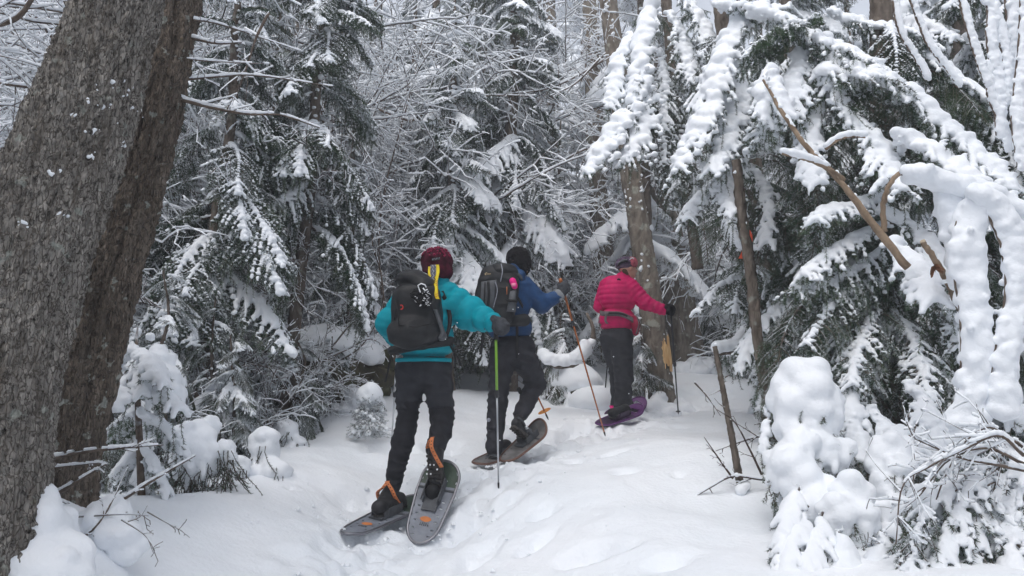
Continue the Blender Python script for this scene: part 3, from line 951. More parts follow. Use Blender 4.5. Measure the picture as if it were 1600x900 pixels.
# ------------------------------------------------------------------ the big double trunk at the left
m = M['big_bark'] = mat('grey_scaly_bark', (0.15, 0.125, 0.105), 0.92, spec=0.12)
v = coords(m, (1.1, 1.1, 0.27))
c = noise_mix(m, (0.195, 0.178, 0.158), (0.38, 0.355, 0.32), 13, 0.3, 0.7, vec=v, detail=8)
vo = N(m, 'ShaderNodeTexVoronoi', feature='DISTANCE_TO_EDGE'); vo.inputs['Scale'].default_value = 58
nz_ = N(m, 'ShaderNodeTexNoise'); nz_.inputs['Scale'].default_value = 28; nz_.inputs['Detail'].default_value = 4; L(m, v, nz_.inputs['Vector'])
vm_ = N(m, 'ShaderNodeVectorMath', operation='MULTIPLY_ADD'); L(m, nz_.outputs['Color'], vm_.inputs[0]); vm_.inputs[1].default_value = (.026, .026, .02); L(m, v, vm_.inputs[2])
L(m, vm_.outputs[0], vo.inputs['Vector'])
# (per-scale tint)
vc_ = N(m, 'ShaderNodeTexVoronoi'); vc_.inputs['Scale'].default_value = 58; L(m, vm_.outputs[0], vc_.inputs['Vector'])
hb_ = N(m, 'ShaderNodeSeparateColor'); L(m, vc_.outputs['Color'], hb_.inputs[0])
hr_ = N(m, 'ShaderNodeMapRange'); hr_.inputs['To Min'].default_value = .88; hr_.inputs['To Max'].default_value = 1.22; L(m, hb_.outputs[0], hr_.inputs['Value'])
hv_ = N(m, 'ShaderNodeHueSaturation'); L(m, hr_.outputs[0], hv_.inputs['Value']); L(m, c, hv_.inputs['Color']); cv_ = hv_.outputs[0]
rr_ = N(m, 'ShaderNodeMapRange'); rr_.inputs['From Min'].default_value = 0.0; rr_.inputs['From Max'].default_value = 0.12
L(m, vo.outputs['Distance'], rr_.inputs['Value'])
x_ = N(m, 'ShaderNodeMix', data_type='RGBA'); L(m, rr_.outputs[0], x_.inputs['Factor']); x_.inputs[6].default_value = (0.085, 0.072, 0.06, 1); L(m, cv_, x_.inputs[7])  # dark cracks, with the shadow in the gaps between scales put into the colour
c = noise_mix(m, x_.outputs[2], (0.36, 0.37, 0.33), 16, 0.63, 0.67, detail=11)         # lichen
c = noise_mix(m, c, (0.20, 0.17, 0.075), 4.1, 0.70, 0.78, detail=5)  # moss patches
c = noise_mix(m, c, (0.14, 0.12, 0.10), 26, 0.52, 0.78, vec=coords(m, (1, 1, .12)), detail=6)                  # darker vertical streaks for the bark furrows
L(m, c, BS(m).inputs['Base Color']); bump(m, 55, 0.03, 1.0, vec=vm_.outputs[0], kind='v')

def at_path(px_list):
    return [P(*q) for q in px_list]
trA = thing('leaning_tree', 'thick grey scaly trunk leaning right in the left foreground, flecked with lichen and snow', 'tree', base(-20, 2.9), None)
pa = at_path([(215, -150, 3.15), (187, 0, 3.1), (140, 150, 3.05), (85, 300, 3.0), (35, 450, 2.95), (0, 560, 2.9), (-35, 700, 2.85), (-70, 900, 2.8)])
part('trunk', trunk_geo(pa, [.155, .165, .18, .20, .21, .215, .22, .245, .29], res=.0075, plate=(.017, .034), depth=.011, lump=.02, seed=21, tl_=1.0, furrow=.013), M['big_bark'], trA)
g = Geo(); rg = np.random.default_rng(77)
# bits of snow stuck to the bark
B = []
for (px, py) in [(168, 120), (180, 142), (176, 128), (160, 165), (172, 168), (190, 218), (192, 225), (197, 150), (205, 138), (145, 205), (143, 245), (82, 270), (100, 335), (150, 136), (36, 348), (60, 60), (209, 168), (139, 160), (115, 180), (185, 195)]:
    for q in range(9):
        c_ = P(px + rg.normal() * 5, py + rg.normal() * 3, 2.0)
        # push to the trunk's surface
        dirv = norm(c_ - A3(0, 0, CAMZ))
        axp = catmull(pa, 200); best = None
        for t_ in np.linspace(2.3, 3.4, 56):
            pt = A3(0, 0, CAMZ) + dirv * t_ / dirv[1]
            i_ = np.argmin(np.linalg.norm(axp - pt, axis=1))
            rad_ = np.interp(i_ / 199, np.linspace(0, 1, 9), [.155, .165, .18, .20, .215, .225, .235, .28, .33])
            if np.linalg.norm(axp[i_] - pt) < rad_ + .002:
                best = pt; break
        if best is not None:
            B.append((*best, rg.uniform(.003, .007)))
part('snow_fleck', blobs_mesh(B, .003, .35, .3, 40, 3), M['snow'], trA)
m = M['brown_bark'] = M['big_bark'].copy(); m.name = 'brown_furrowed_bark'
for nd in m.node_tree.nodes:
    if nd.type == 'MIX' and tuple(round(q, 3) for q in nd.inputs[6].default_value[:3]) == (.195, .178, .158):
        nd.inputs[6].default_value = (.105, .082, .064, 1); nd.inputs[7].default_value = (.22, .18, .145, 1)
trB = thing('leaning_tree', 'darker furrowed trunk leaning right, close behind the thick grey trunk', 'tree', base(60, 3.6), None)
pb = at_path([(300, -150, 3.9), (268, 0, 3.8), (240, 150, 3.75), (205, 300, 3.7), (165, 430, 3.65), (125, 560, 3.62), (98, 680, 3.6), (80, 830, 3.6)])
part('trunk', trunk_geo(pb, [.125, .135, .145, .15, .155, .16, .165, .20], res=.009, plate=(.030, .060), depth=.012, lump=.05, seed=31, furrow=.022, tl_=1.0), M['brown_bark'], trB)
def bare_branch(path, r, seed, twigs=6, snow=True, sadd=.004, tl=.35, maxlev=2):
    rg = np.random.default_rng(seed); path = catmull(path, 24)
    segs = [(path[i], path[i + 1], r * (1 - .75 * i / 23), r * (1 - .75 * (i + 1) / 23)) for i in range(23)]
    Lb = np.linalg.norm(path[-1] - path[0])
    for k in range(twigs):
        i = rg.integers(3, 22)
        d = norm(path[i + 1] - path[i])
        grow(rg, path[i], norm(d + rg.normal(size=3) * .8), min(Lb * tl, .75) * rg.uniform(.5, 1.2), r * .4, maxlev - 1, segs, maxlev, .03)
    w, s = snowy_twigs(segs, rg, keepr=.85 if snow else 0.15, sadd=sadd)
    return w, s, path, r
def add_branch(path, r, seed, parent, **kw):
    w, s, pth, rr = bare_branch(path, r, seed, **kw)
    w.join(tube(pth, np.linspace(rr, rr * .3, len(pth)), 7))
    o = part('branch', w, M['twig'], parent)
    off = np.zeros(3); q = o
    part('branch_snow', s, M['snow'], o)
    return o
for i, (pth, r) in enumerate([([(280, 155, 3.75), (330, 168, 3.8), (385, 178, 3.8), (440, 180, 3.9), (500, 200, 4.0)], .010),
                              ([(285, 125, 3.8), (340, 120, 3.9), (400, 118, 4.0), (520, 135, 4.2)], .007), ([(300, 60, 3.8), (340, 68, 3.8), (378, 66, 3.8)], .008),
                              ([(295, 90, 3.8), (320, 95, 3.8), (420, 100, 4.1)], .006), ([(300, 30, 3.8), (350, 40, 4.0), (470, 80, 4.3)], .006)]):
    add_branch(at_path(pth), r, 800 + i, trB, twigs=4, tl=.2)
for i, (pth, r) in enumerate([([(60, 722, 3.4), (120, 708, 3.3), (190, 700, 3.3), (255, 695, 3.4)], .009), ([(60, 790, 3.3), (100, 765, 3.2), (165, 725, 3.2)], .011),
                              ([(118, 850, 3.2), (160, 810, 3.2), (200, 730, 3.3)], .006), ([(185, 785, 3.3), (240, 750, 3.3), (305, 712, 3.3)], .008), ([(50, 735, 3.3), (110, 728, 3.3), (160, 722, 3.3)], .006)]):
    w, s, pp_, rr = bare_branch(at_path(pth), r, 820 + i, twigs=3, tl=.15, sadd=.003)
    w.join(tube(pp_, np.linspace(rr, rr * .3, len(pp_)), 7))
    t = thing('fallen_branch', ['lowest long bare stick crossing the left trunk base', 'thick snowy stick leaning up at the foot of the dark trunk', 'thin stick rising from the snow mound beside the dark trunk', 'long diagonal snowy stick pointing up right over the rounded mound', 'thin horizontal stick just under the longest stick by the trunk'][i], 'branch', at_path(pth)[0], 'bare sticks at the foot of the big trunks')
    o = part('branch', w, M['twig'], t); part('branch_snow', s, M['snow'], t)
for i, (pth, r) in enumerate([([(118, 808, 3.2), (190, 804, 3.2), (232, 806, 3.25)], .005), ([(190, 812, 3.1), (225, 835, 3.05), (242, 860, 3.0)], .004), ([(200, 815, 3.1), (218, 808, 3.1), (230, 790, 3.15)], .004), ([(230, 800, 3.3), (262, 818, 3.3), (285, 830, 3.3)], .003)]):
    w, s, pp_, rr = bare_branch(at_path(pth), r, 840 + i, twigs=4, tl=.3, snow=False)
    t = single('twig', w, [M['twig']], ['dark twig lying flat on the mound right of the trunks', 'reddish twig pointing down over the snow in the left foreground', 'short forked twig standing on the left mound', 'thin sprig right of the left mound'][i], 'twig', at_path(pth)[0])

# ------------------------------------------------------------------ snow mounds and laden bushes
def hero_bough(name, path, lat, rsnow, seed, parent, label=None, droop=.6, hang=.5, amount=1.0, h=.013, spread=1.0, needle=NEAR_N, wood=True, sp=.05, ridge=1.0, flat=.8, nz=.5, wide_snow=None):
    """a hand-placed bough: wood and needles in one part, its merged snow load as a sub-part"""
    rg = np.random.default_rng(seed)
    path = catmull(path, 22)
    Lp = np.linalg.norm(np.diff(path, axis=0), axis=1).sum()
    prs = bough_parts(path, lambda t: lat * (0.55 + .45 * math.sin(math.pi * min(1, t * .8 + .2))), rg, sp, droop, hang, needle, True)
    g = wood_needles(prs, rg, needle)
    o = part(name, g, [M['twig'], M['needle']], parent, label=label)
    B = []
    rsnow *= .74; n = int(Lp / (rsnow * .11)) + 6
    for i in range(n):
        t = rg.random(); q = path[min(int(t * 21), 21)] + rg.normal(size=3) * .01
        tg = norm(path[min(int(t * 21) + 1, 21)] - path[max(int(t * 21) - 1, 0)])
        latv = norm(np.cross(tg, [0, 0, 1.]) + 1e-6)
        wsp = (wide_snow * 1.15 if wide_snow is not None else rsnow * 1.6) * spread
        s_ = rg.normal() * wsp * .6
        r = rsnow * rg.choice([.38, .5, .65, .85]) * rg.uniform(.85, 1.1) * ridge * (1 - .35 * min(1, abs(s_) / (wsp + 1e-6))) * (1 - .5 * max(0, t - .75) / .25)
        z = r * .5 - abs(s_) * .5 + rsnow * rg.uniform(-.15, .35)
        B.append((*(q + latv * s_ + A3(0, 0, z)), r))
    for p, w, tt in prs[2]:
        if w > 1.5: continue
        m = .5 + .5 * float(vnoise(np.array(p[0] * 4 + seed), np.array(p[1] * 4), np.array(p[2] * 4), seed))
        if rg.random() < .8 and m > .5 - .45 * amount:
            r = .017 * w * (.6 + .9 * m * amount)
            B.append((p[0], p[1], p[2] + r * .5, r))
    s = blobs_mesh(B, h, .35, nz, 13., seed, flat)
    part('bough_snow', s, M['snow'], o)
    return o
def sprigs(B, parent, seed, n=14, needle='needle', down=1.0, ln=.16):
    """needle twigs poking out from under a snow load"""
    rg = np.random.default_rng(seed); S0, S1 = [], []
    for (px, py, d, rp) in B:
        r = rp * d / FPX; c_ = P(px, py, d)
        for q in range(n):
            o = norm(rg.normal(size=3) * [1, .8, .4] + A3(0, -.2, -1.0)); a = c_ + o * r * .75
            dd_ = norm(o * A3(1, 1, .4) + A3(0, 0, -down))
            for s_ in range(4):
                e = a + dd_ * ln / 4 * rg.uniform(.6, 1.2); S0.append(a); S1.append(e)
                if s_ > 0 and rg.random() < .7:
                    f_ = a + norm(dd_ + rg.normal(size=3) * .6) * .04; S0.append(a); S1.append(f_)
                a = e; dd_ = norm(dd_ + A3(0, 0, -.3) + rg.normal(size=3) * .15)
    S0, S1 = np.array(S0), np.array(S1)
    gg = segtubes(S0, S1, .0025, .0018, 3); gg.join(needles(S0, S1, 520, .018, .003, rg), None, 1)
    return part('foliage', gg, [M['twig'], M[needle]], parent)
def mound(B, name, label, cat, group=None, h=.014, nz=.5, flat=.9, seed=0, parent=None, nscale=9.0, drip=True):
    """B: pixel blobs (px, py, depth, radius in px of the photograph)"""
    rg = np.random.default_rng(seed)
    bb = []
    for (px, py, d, rp) in B:
        c_ = P(px, py, d); r = rp * d / FPX
        bb.append((*c_, r * .72))
        for k in range(26):
            o = norm(rg.normal(size=3)) * r * rg.uniform(.5, .85)
            bb.append((*(c_ + o), r * rg.uniform(.16, .42)))
        for k in range(5 if drip else 0):
            a_ = rg.uniform(0, 6.28); q = c_ + A3(math.cos(a_) * r * .7, math.sin(a_) * r * .7, -r * .3); rr = r * rg.uniform(.16, .3)
            for s_ in range(6):
                bb.append((*q, rr)); q = q + A3(rg.normal() * .3 * rr, rg.normal() * .3 * rr, -rr * .9); rr *= .88
    g = blobs_mesh(bb, h, .35, nz, nscale, seed, flat)
    if parent is not None:
        return part(name, g, M['snow'], parent)
    c0 = P(*B[0][:3]); c0[2] = min(c0[2], gnd(c0[0], c0[1]))
    return single(name, g, [M['snow']], label, cat, c0, group)

mound([(60, 830, 2.95, 60), (30, 870, 2.85, 65), (85, 870, 2.9, 50), (40, 780, 2.9, 22), (45, 755, 2.88, 12), (100, 900, 2.85, 50), (20, 930, 2.8, 70)], 'snow_mound', 'steep snow bank piled against the foot of the thick left trunk', 'snow mound', seed=1, drip=False, nz=.35)
mound([(165, 812, 3.3, 38), (150, 830, 3.3, 34), (185, 832, 3.25, 30), (135, 850, 3.3, 34), (200, 855, 3.3, 30)], 'snow_mound', 'rounded snow lump under the bare sticks right of the big trunks', 'snow mound', seed=2, drip=False, nz=.35)

# small laden spruce right of the double trunk
t = thing('spruce_sapling', 'small snow-caked spruce right of the double trunk with a big rounded snow cap beside it', 'sapling', base(215, 4.2), None)
part('trunk', tube(at_path([(222, 800, 4.2), (218, 690, 4.2), (212, 560, 4.2), (215, 510, 4.2)]), [.02, .018, .012, .004], 7), M['twig'], t)
sd_ = 900
for (a, b, lat, rs) in [((215, 545), (180, 585), .10, .025), ((215, 550), (255, 600), .12, .03), ((214, 590), (165, 640), .13, .022), ((216, 600), (285, 640), .15, .035), ((216, 640), (170, 700), .15, .02),
                        ((218, 650), (280, 700), .16, .03), ((218, 690), (190, 760), .15, .018), ((219, 700), (262, 770), .15, .02), ((219, 720), (225, 780), .14, .02), ((214, 560), (222, 620), .1, .028)]:
    sd_ += 1
    rg = np.random.default_rng(sd_)
    d2 = 4.2 + rg.uniform(-.35, .25)
    hero_bough('bough', [P(*a, 4.2), P((a[0] + b[0]) / 2, (a[1] + b[1]) / 2 - 12, (4.2 + d2) / 2), P(*b, d2)], lat, rs, sd_, t, amount=1.1, h=.013, hang=.4)
mound([(258, 590, 4.25, 30), (250, 560, 4.3, 20), (270, 615, 4.2, 20), (240, 612, 4.25, 20), (245, 548, 4.3, 12), (235, 525, 4.3, 7), (215, 517, 4.3, 6)], 'snow_cap', None, None, seed=3, parent=t)
# laden stumps and bushes along the edge of the wood
LB = [([(300, 690, 4.6, 33), (315, 715, 4.6, 27), (285, 720, 4.6, 24), (305, 745, 4.6, 16)], 'rounded snow-capped bush beside the small caked spruce'),
      ([(328, 665, 4.7, 17), (326, 690, 4.7, 14), (352, 700, 4.6, 14), (358, 715, 4.6, 13)], 'pair of small snow lumps on a bent twiggy bush'),
      ([(412, 690, 5.2, 24), (415, 715, 5.2, 22), (400, 740, 5.1, 16), (427, 738, 5.1, 21), (440, 735, 5.1, 15), (395, 756, 5.1, 12)], 'tall stacked snow lumps at the trail edge left of the teal hiker'),
      ([(560, 618, 7.3, 20), (565, 640, 7.3, 20), (545, 640, 7.3, 16), (590, 628, 7.2, 12)], 'smooth white dome of snow beside the frosted little bush'),
      ([(450, 670, 6.0, 18), (455, 700, 6.0, 16), (465, 690, 6.0, 12)], 'small snow hump at the foot of the slim spruce'),
      ([(375, 730, 5.0, 18), (360, 750, 5.0, 16)], 'low snow hump between the stacked lumps and the snow-capped bush')]
for i, (b, lb) in enumerate(LB):
    t = thing('laden_bush', lb, 'bush', base(b[0][0], b[0][2]), 'snow-buried bushes along the left trail edge')
    mound(b, 'snow_cap', None, None, seed=20 + i, parent=t)
    rg = np.random.default_rng(950 + i)
    S0, S1 = [], []
    for (px, py, d, rp) in b:
        for q in range(15):
            a = P(px + rg.normal() * rp * .55, py + rp * .3, d + rg.uniform(-.1, .1))
            dd_ = norm(A3(rg.normal() * .35, rg.normal() * .3, -1))
            for s_ in range(5):
                e = a + dd_ * rg.uniform(.03, .08); S0.append(a); S1.append(e); a = e; dd_ = norm(dd_ + rg.normal(size=3) * .25)
    S0, S1 = np.array(S0), np.array(S1)
    gg = segtubes(S0, S1, .003, .002, 3); gg.join(needles(S0, S1, 240, .018, .003, rg), None, 1)
    part('twigs', gg, [M['dark_twig'], M['needle_light']], t)
# frosted little bush standing by itself on the snow
t = thing('spruce_seedling', 'knee-high frosted evergreen bush standing alone on the snow left of the teal hiker', 'bush', hit(576, 692), None)
rg = np.random.default_rng(71); c0 = hit(576, 692); S0, S1, sn = [], [], []
for q in range(420):
    z = rg.uniform(0, 1); a = rg.uniform(0, 6.28); rr = .145 * (1.15 - z * .75) * math.sqrt(rg.random())
    p0 = c0 + A3(math.cos(a) * rr, math.sin(a) * rr, .02 + z * .33); dd_ = norm(A3(math.cos(a) * .8, math.sin(a) * .8, rg.uniform(-.6, .3)))
    S0.append(p0); S1.append(p0 + dd_ * .04)
    if z > .8 or (rr > .09 and rg.random() < .25): sn.append((*(p0 + A3(0, 0, .012)), rg.uniform(.010, .02)))
S0, S1 = np.array(S0), np.array(S1)
gg = segtubes(S0, S1, .002, .001, 3); gg.join(needles(S0, S1, 420, .018, .0035, rg), None, 1)
part('foliage', gg, [M['twig'], M['needle_far']], t)
sn += [(*(c0 + A3(x_, y_, .36 + z_)), r_) for (x_, y_, z_, r_) in [(0, 0, .02, .06), (.05, 0, 0, .05), (-.05, 0, 0, .05), (.02, -.02, .04, .045)]]
part('snow_cap', blobs_mesh(sn, .010, .35, .25, 10, 4), M['snow'], t)

# ------------------------------------------------------------------ dark rock bank behind the teal hiker
m = M['rock'] = mat('dark_mossy_rock', (0.07, 0.06, 0.045), 0.9, spec=.2)
L(m, noise_mix(m, (0.030, 0.024, 0.018), noise_mix(m, (0.10, 0.08, 0.055), (0.085, 0.09, 0.04), 3.0), 5, .35, .65), BS(m).inputs['Base Color']); bump(m, 9, .05, .9, detail=8)
def rock(c, r, label, seed, snow=True):
    n_ = 48; th = np.linspace(0, np.pi, n_); ph = np.linspace(0, 2 * np.pi, 2 * n_, endpoint=False)
    T, F_ = np.meshgrid(th, ph, indexing='ij')
    d = np.stack([np.sin(T) * np.cos(F_), np.sin(T) * np.sin(F_), np.cos(T)], -1)
    q = 1 + .25 * fbm(d[..., 0] * 1.5 + seed, d[..., 1] * 1.5, d[..., 2] * 1.5, seed, 4)
    V = d * q[..., None] * np.array(r)
    i = np.arange(n_ - 1)[:, None] * 2 * n_; j = np.arange(2 * n_)[None]; k = (j + 1) % (2 * n_)
    f = np.stack([i + j, i + 2 * n_ + j, i + 2 * n_ + k, i + k], -1).reshape(-1, 4)
    t = thing('boulder', label, 'rock', (c[0], c[1], c[2] - r[2] * .6))
    part('stone', Geo().add(V.reshape(-1, 3) + c, f), M['rock'], t)
    if snow:
        rg = np.random.default_rng(seed); B = []
        for q_ in range(420):
            a = rg.uniform(0, 6.28); s_ = math.sqrt(rg.random()) * .9
            x, y = math.cos(a) * s_, math.sin(a) * s_
            z = math.sqrt(max(0, 1 - s_ * s_))
            B.append((c[0] + x * r[0], c[1] + y * r[1], c[2] + z * r[2] * 1.05, rg.uniform(.03, .085)))
        part('snow_cap', blobs_mesh(B, .02, .35, .5, 8, seed), M['snow'], t)
    return t
rock(P(505, 590, 8.2), (.62, .45, .42), 'dark overhanging rock bank left behind the teal hiker', 5)
rock(P(560, 560, 8.8), (.45, .4, .3), 'smaller dark rock half hidden behind the teal hiker’s elbow', 6)
rock(P(890, 620, 9.2), (.32, .3, .3), 'dark mossy rock below the arched branch between blue and pink hikers', 7)
rock(P(932, 640, 8.8), (.24, .2, .14), 'low snow-capped stone beside the pink hiker’s snowshoes', 8)
rock(P(1110, 515, 13.5), (.55, .4, .35), 'square dark boulder with thick snow cap seen through the trail gap', 9)
rock(P(1165, 600, 11.5), (.5, .5, .2), 'snow-covered boulder on the trail past the pink hiker', 10)
# ------------------------------------------------------------------ right side: laden spruces in the foreground
tR = thing('spruce_tree', 'huge snow-laden spruce filling the right side, thick white ridges over dark green boughs', 'tree', base(1390, 5.2), 'snow-laden spruces on the right')
part('trunk', trunk_geo([base(1390, 5.2) - [0, 0, .3], P(1385, 500, 5.2), P(1380, 250, 5.2), P(1375, -50, 5.2), P(1370, -400, 5.2)], [.10, .09, .08, .07, .05], res=.014, plate=(.03, .05), depth=.006, seed=41), M['bark'], tR)
seed = 1000
def HB(tree, pts, d0, d1, lat, rs, **kw):
    global seed
    seed += 1
    n = len(pts)
    dd = np.linspace(d0, d1, n)
    hero_bough('bough', [P(px, py, d) for (px, py), d in zip(pts, dd)], lat, rs, seed, tree, **kw)
# the long white ridges
HB(tR, [(1170, 15), (1230, 35), (1290, 70), (1350, 95), (1400, 125)], 4.9, 4.6, .30, .062, wide_snow=.06)
HB(tR, [(1290, 60), (1320, 95), (1290, 110), (1330, 120), (1400, 130), (1450, 190)], 4.8, 4.4, .30, .060, wide_snow=.06)
HB(tR, [(1340, 110), (1420, 150), (1480, 195), (1540, 250), (1590, 300)], 4.6, 4.0, .32, .065, wide_snow=.065)
HB(tR, [(1380, 60), (1430, 80), (1480, 110), (1540, 150)], 5.2, 4.9, .28, .05)
HB(tR, [(1400, 210), (1455, 235), (1500, 265), (1545, 300), (1570, 350)], 4.3, 3.9, .26, .06, wide_snow=.06)
HB(tR, [(1340, 190), (1370, 220), (1395, 260), (1410, 300)], 4.6, 4.2, .26, .045)
HB(tR, [(1250, 80), (1245, 110), (1235, 150), (1240, 190)], 4.9, 4.6, .22, .048)
HB(tR, [(1290, 130), (1270, 180), (1262, 230), (1275, 290)], 4.9, 4.5, .22, .055)
HB(tR, [(1300, 90), (1300, 140), (1330, 190), (1350, 215)], 4.7, 4.5, .22, .05)
HB(tR, [(1380, 330), (1420, 350), (1470, 400), (1500, 470)], 4.6, 4.2, .26, .045)
HB(tR, [(1380, 350), (1330, 375), (1290, 400), (1255, 430)], 4.8, 4.4, .24, .04)
HB(tR, [(1390, 300), (1340, 320), (1290, 330), (1270, 345)], 4.8, 4.4, .22, .045)
HB(tR, [(1300, 20), (1350, 40), (1400, 45), (1460, 70)], 5.3, 5.0, .26, .05)
HB(tR, [(1390, 420), (1430, 440), (1480, 480), (1500, 540)], 4.9, 4.4, .26, .03, amount=.6)
HB(tR, [(1390, 430), (1330, 450), (1290, 490), (1260, 540)], 4.9, 4.3, .26, .022, amount=.4, hang=.9)
HB(tR, [(1390, 470), (1360, 500), (1340, 550), (1330, 600)], 4.9, 4.2, .24, .02, amount=.4, hang=.9)
HB(tR, [(1390, 480), (1420, 520), (1440, 570), (1450, 620)], 4.9, 4.2, .24, .02, amount=.4, hang=.9)
HB(tR, [(1390, 380), (1350, 410), (1300, 440), (1240, 450)], 4.9, 4.5, .26, .022, amount=.5, hang=.8)
HB(tR, [(1390, 520), (1450, 560), (1490, 600), (1500, 650)], 4.9, 4.2, .24, .02, amount=.4, hang=.9)
HB(tR, [(1400, 380), (1430, 415), (1445, 430), (1460, 470)], 3.9, 3.5, .2, .05, wide_snow=.05)
HB(tR, [(1390, 560), (1350, 600), (1310, 620), (1290, 660)], 4.9, 4.2, .20, .02, amount=.5, hang=.7)
# apron-shaped tree left of it
t2 = thing('spruce_tree', 'spruce with a broad hanging white apron of snow above the trail gap', 'tree', base(1175, 6.6), 'snow-laden spruces on the right')
part('trunk', trunk_geo([base(1200, 6.6) - [0, 0, .3], P(1192, 560, 6.6), P(1170, 400, 6.6), P(1150, 200, 6.6), P(1120, -50, 6.6), P(1110, -300, 6.6)], [.075, .07, .065, .06, .05, .04], res=.014, plate=(.03, .05), depth=.006, seed=42), M['bark'], t2)
HB(t2, [(1190, 10), (1150, 40), (1125, 90), (1110, 150), (1085, 210), (1058, 265)], 5.6, 5.0, .30, .072, wide_snow=.10)
HB(t2, [(1150, 100), (1150, 170), (1130, 230), (1110, 265)], 5.5, 5.0, .26, .065, wide_snow=.08)
HB(t2, [(1150, 180), (1140, 240), (1135, 300), (1150, 335)], 5.5, 5.0, .24, .045)
HB(t2, [(1120, 10), (1150, 10), (1200, 20), (1240, 10)], 5.5, 5.2, .2, .06)
HB(t2, [(1150, 260), (1110, 290), (1085, 315), (1070, 345)], 5.6, 5.2, .22, .03)
HB(t2, [(1150, 250), (1190, 280), (1200, 330), (1195, 380)], 5.6, 5.2, .22, .03, hang=.8)
HB(t2, [(1175, 420), (1150, 432), (1120, 450), (1085, 488)], 5.8, 5.4, .12, .018, hang=.2, amount=.6)
HB(t2, [(1180, 420), (1220, 450), (1240, 500), (1250, 560)], 5.8, 5.0, .24, .02, hang=.9, amount=.5)
HB(t2, [(1180, 470), (1200, 500), (1215, 540), (1215, 600)], 5.8, 5.2, .22, .02, hang=.9, amount=.6)
HB(t2, [(1180, 380), (1230, 400), (1270, 430), (1290, 470)], 5.8, 5.0, .26, .03, hang=.8, amount=.7)
HB(t2, [(1190, 530), (1185, 560), (1195, 600), (1190, 640)], 5.8, 5.3, .16, .02, hang=.8, amount=.6)
HB(t2, [(1165, 240), (1190, 220), (1200, 200), (1205, 150)], 5.0, 4.6, .2, .03)
HB(t2, [(1205, 110), (1195, 130), (1190, 155), (1200, 195)], 4.5, 4.4, .14, .055)
HB(t2, [(1205, 115), (1215, 135), (1225, 160), (1228, 185)], 4.4, 4.3, .12, .045)
t3 = thing('spruce_tree', 'spruce draped in one long white curtain of snow above and right of the pink hiker', 'tree', base(1085, 8.6), 'snow-laden spruces on the right')
part('trunk', trunk_geo([P(1090, 420, 8.6), P(1075, 300, 8.6), P(1050, 100, 8.6), P(1035, -100, 8.6), P(1030, -300, 8.6)], [.06, .06, .055, .05, .04], res=.02, plate=(.03, .05), depth=.006, seed=43), M['bark'], t3)
HB(t3, [(1020, 10), (1008, 50), (1000, 90), (985, 140)], 6.9, 6.6, .22, .095, wide_snow=.07)
HB(t3, [(1000, 110), (985, 160), (960, 200), (935, 240), (915, 268)], 6.7, 6.3, .26, .085, wide_snow=.15)
HB(t3, [(1005, 130), (1000, 180), (995, 220), (980, 250)], 6.7, 6.3, .26, .085, wide_snow=.16)
HB(t3, [(985, 60), (965, 90), (958, 130), (955, 170)], 6.9, 6.6, .2, .06)
HB(t3, [(1045, 20), (1065, 50), (1075, 90), (1080, 130)], 7.0, 6.7, .30, .045)
HB(t3, [(1030, 80), (1040, 130), (1035, 190), (1040, 260)], 7.0, 6.6, .32, .03, hang=1., amount=.4)
HB(t3, [(1030, 120), (1060, 180), (1060, 240), (1050, 300)], 7.0, 6.6, .30, .02, hang=1., amount=.3)
HB(t3, [(1050, -20), (1080, 10), (1100, 40), (1110, 70)], 7.0, 6.7, .3, .06)
HB(t3, [(1050, 200), (1075, 250), (1085, 300), (1090, 340)], 7.4, 7.0, .30, .02, hang=1., amount=.3)

# more boughs of the big tree to fill its body
rgx = np.random.default_rng(5)
def fill(tree, n, pxr, pyr, dr, cx, lr=(.5, .95), snowy=.8, seed=0):
    rg = np.random.default_rng(seed)
    loc = np.array(tree.location[:])
    for i in range(n):
        px, py, d = rg.uniform(*pxr), rg.uniform(*pyr), rg.uniform(*dr)
        p = P(px, py, d)
        az = math.atan2(-1.0, (px - cx) / 160.0) + rg.normal() * .5
        k = rg.integers(3, len(PM))
        o = link('bough', PM[k][0], tree)
        o.matrix_local = Matrix.Translation(tuple(p - loc)) @ orient(az, R(rg.uniform(-35, 0)), rg.normal() * .25, rg.uniform(*lr))
        if rg.random() < snowy:
            link('bough_snow', PM[k][1], o)
fill(tR, 120, (1230, 1600), (20, 620), (4.9, 5.9), 1400, seed=1, snowy=.5)
fill(t2, 40, (1090, 1260), (-20, 460), (6.0, 6.8), 1150, (.35, .7), seed=2, snowy=.5)
fill(t3, 16, (1010, 1100), (-40, 250), (7.2, 7.8), 1050, (.35, .6), seed=3, snowy=.7)
# taller tree at top right behind
x, y = B2(1520, 7.2); spruce(x, y, 8.5, 1.7, 'dark spruce hung with white tassels behind the top right ridge of snow', 61, group='snow-laden spruces on the right', z0=.8, dens=1.2, r=.08, dead=0)
x, y = B2(1250, 8.0); spruce(x, y, 8.0, 1.5, 'spruce mostly hidden behind the dark green boughs right of the trail', 62, group='snow-laden spruces on the right', z0=1.0, dens=1.0, r=.08, dead=4)
x, y = B2(1640, 5.4); spruce(x, y, 5.5, 1.6, 'spruce cut by the right edge of the frame', 63, group='snow-laden spruces on the right', z0=.3, dens=1.3, r=.07, dead=0)

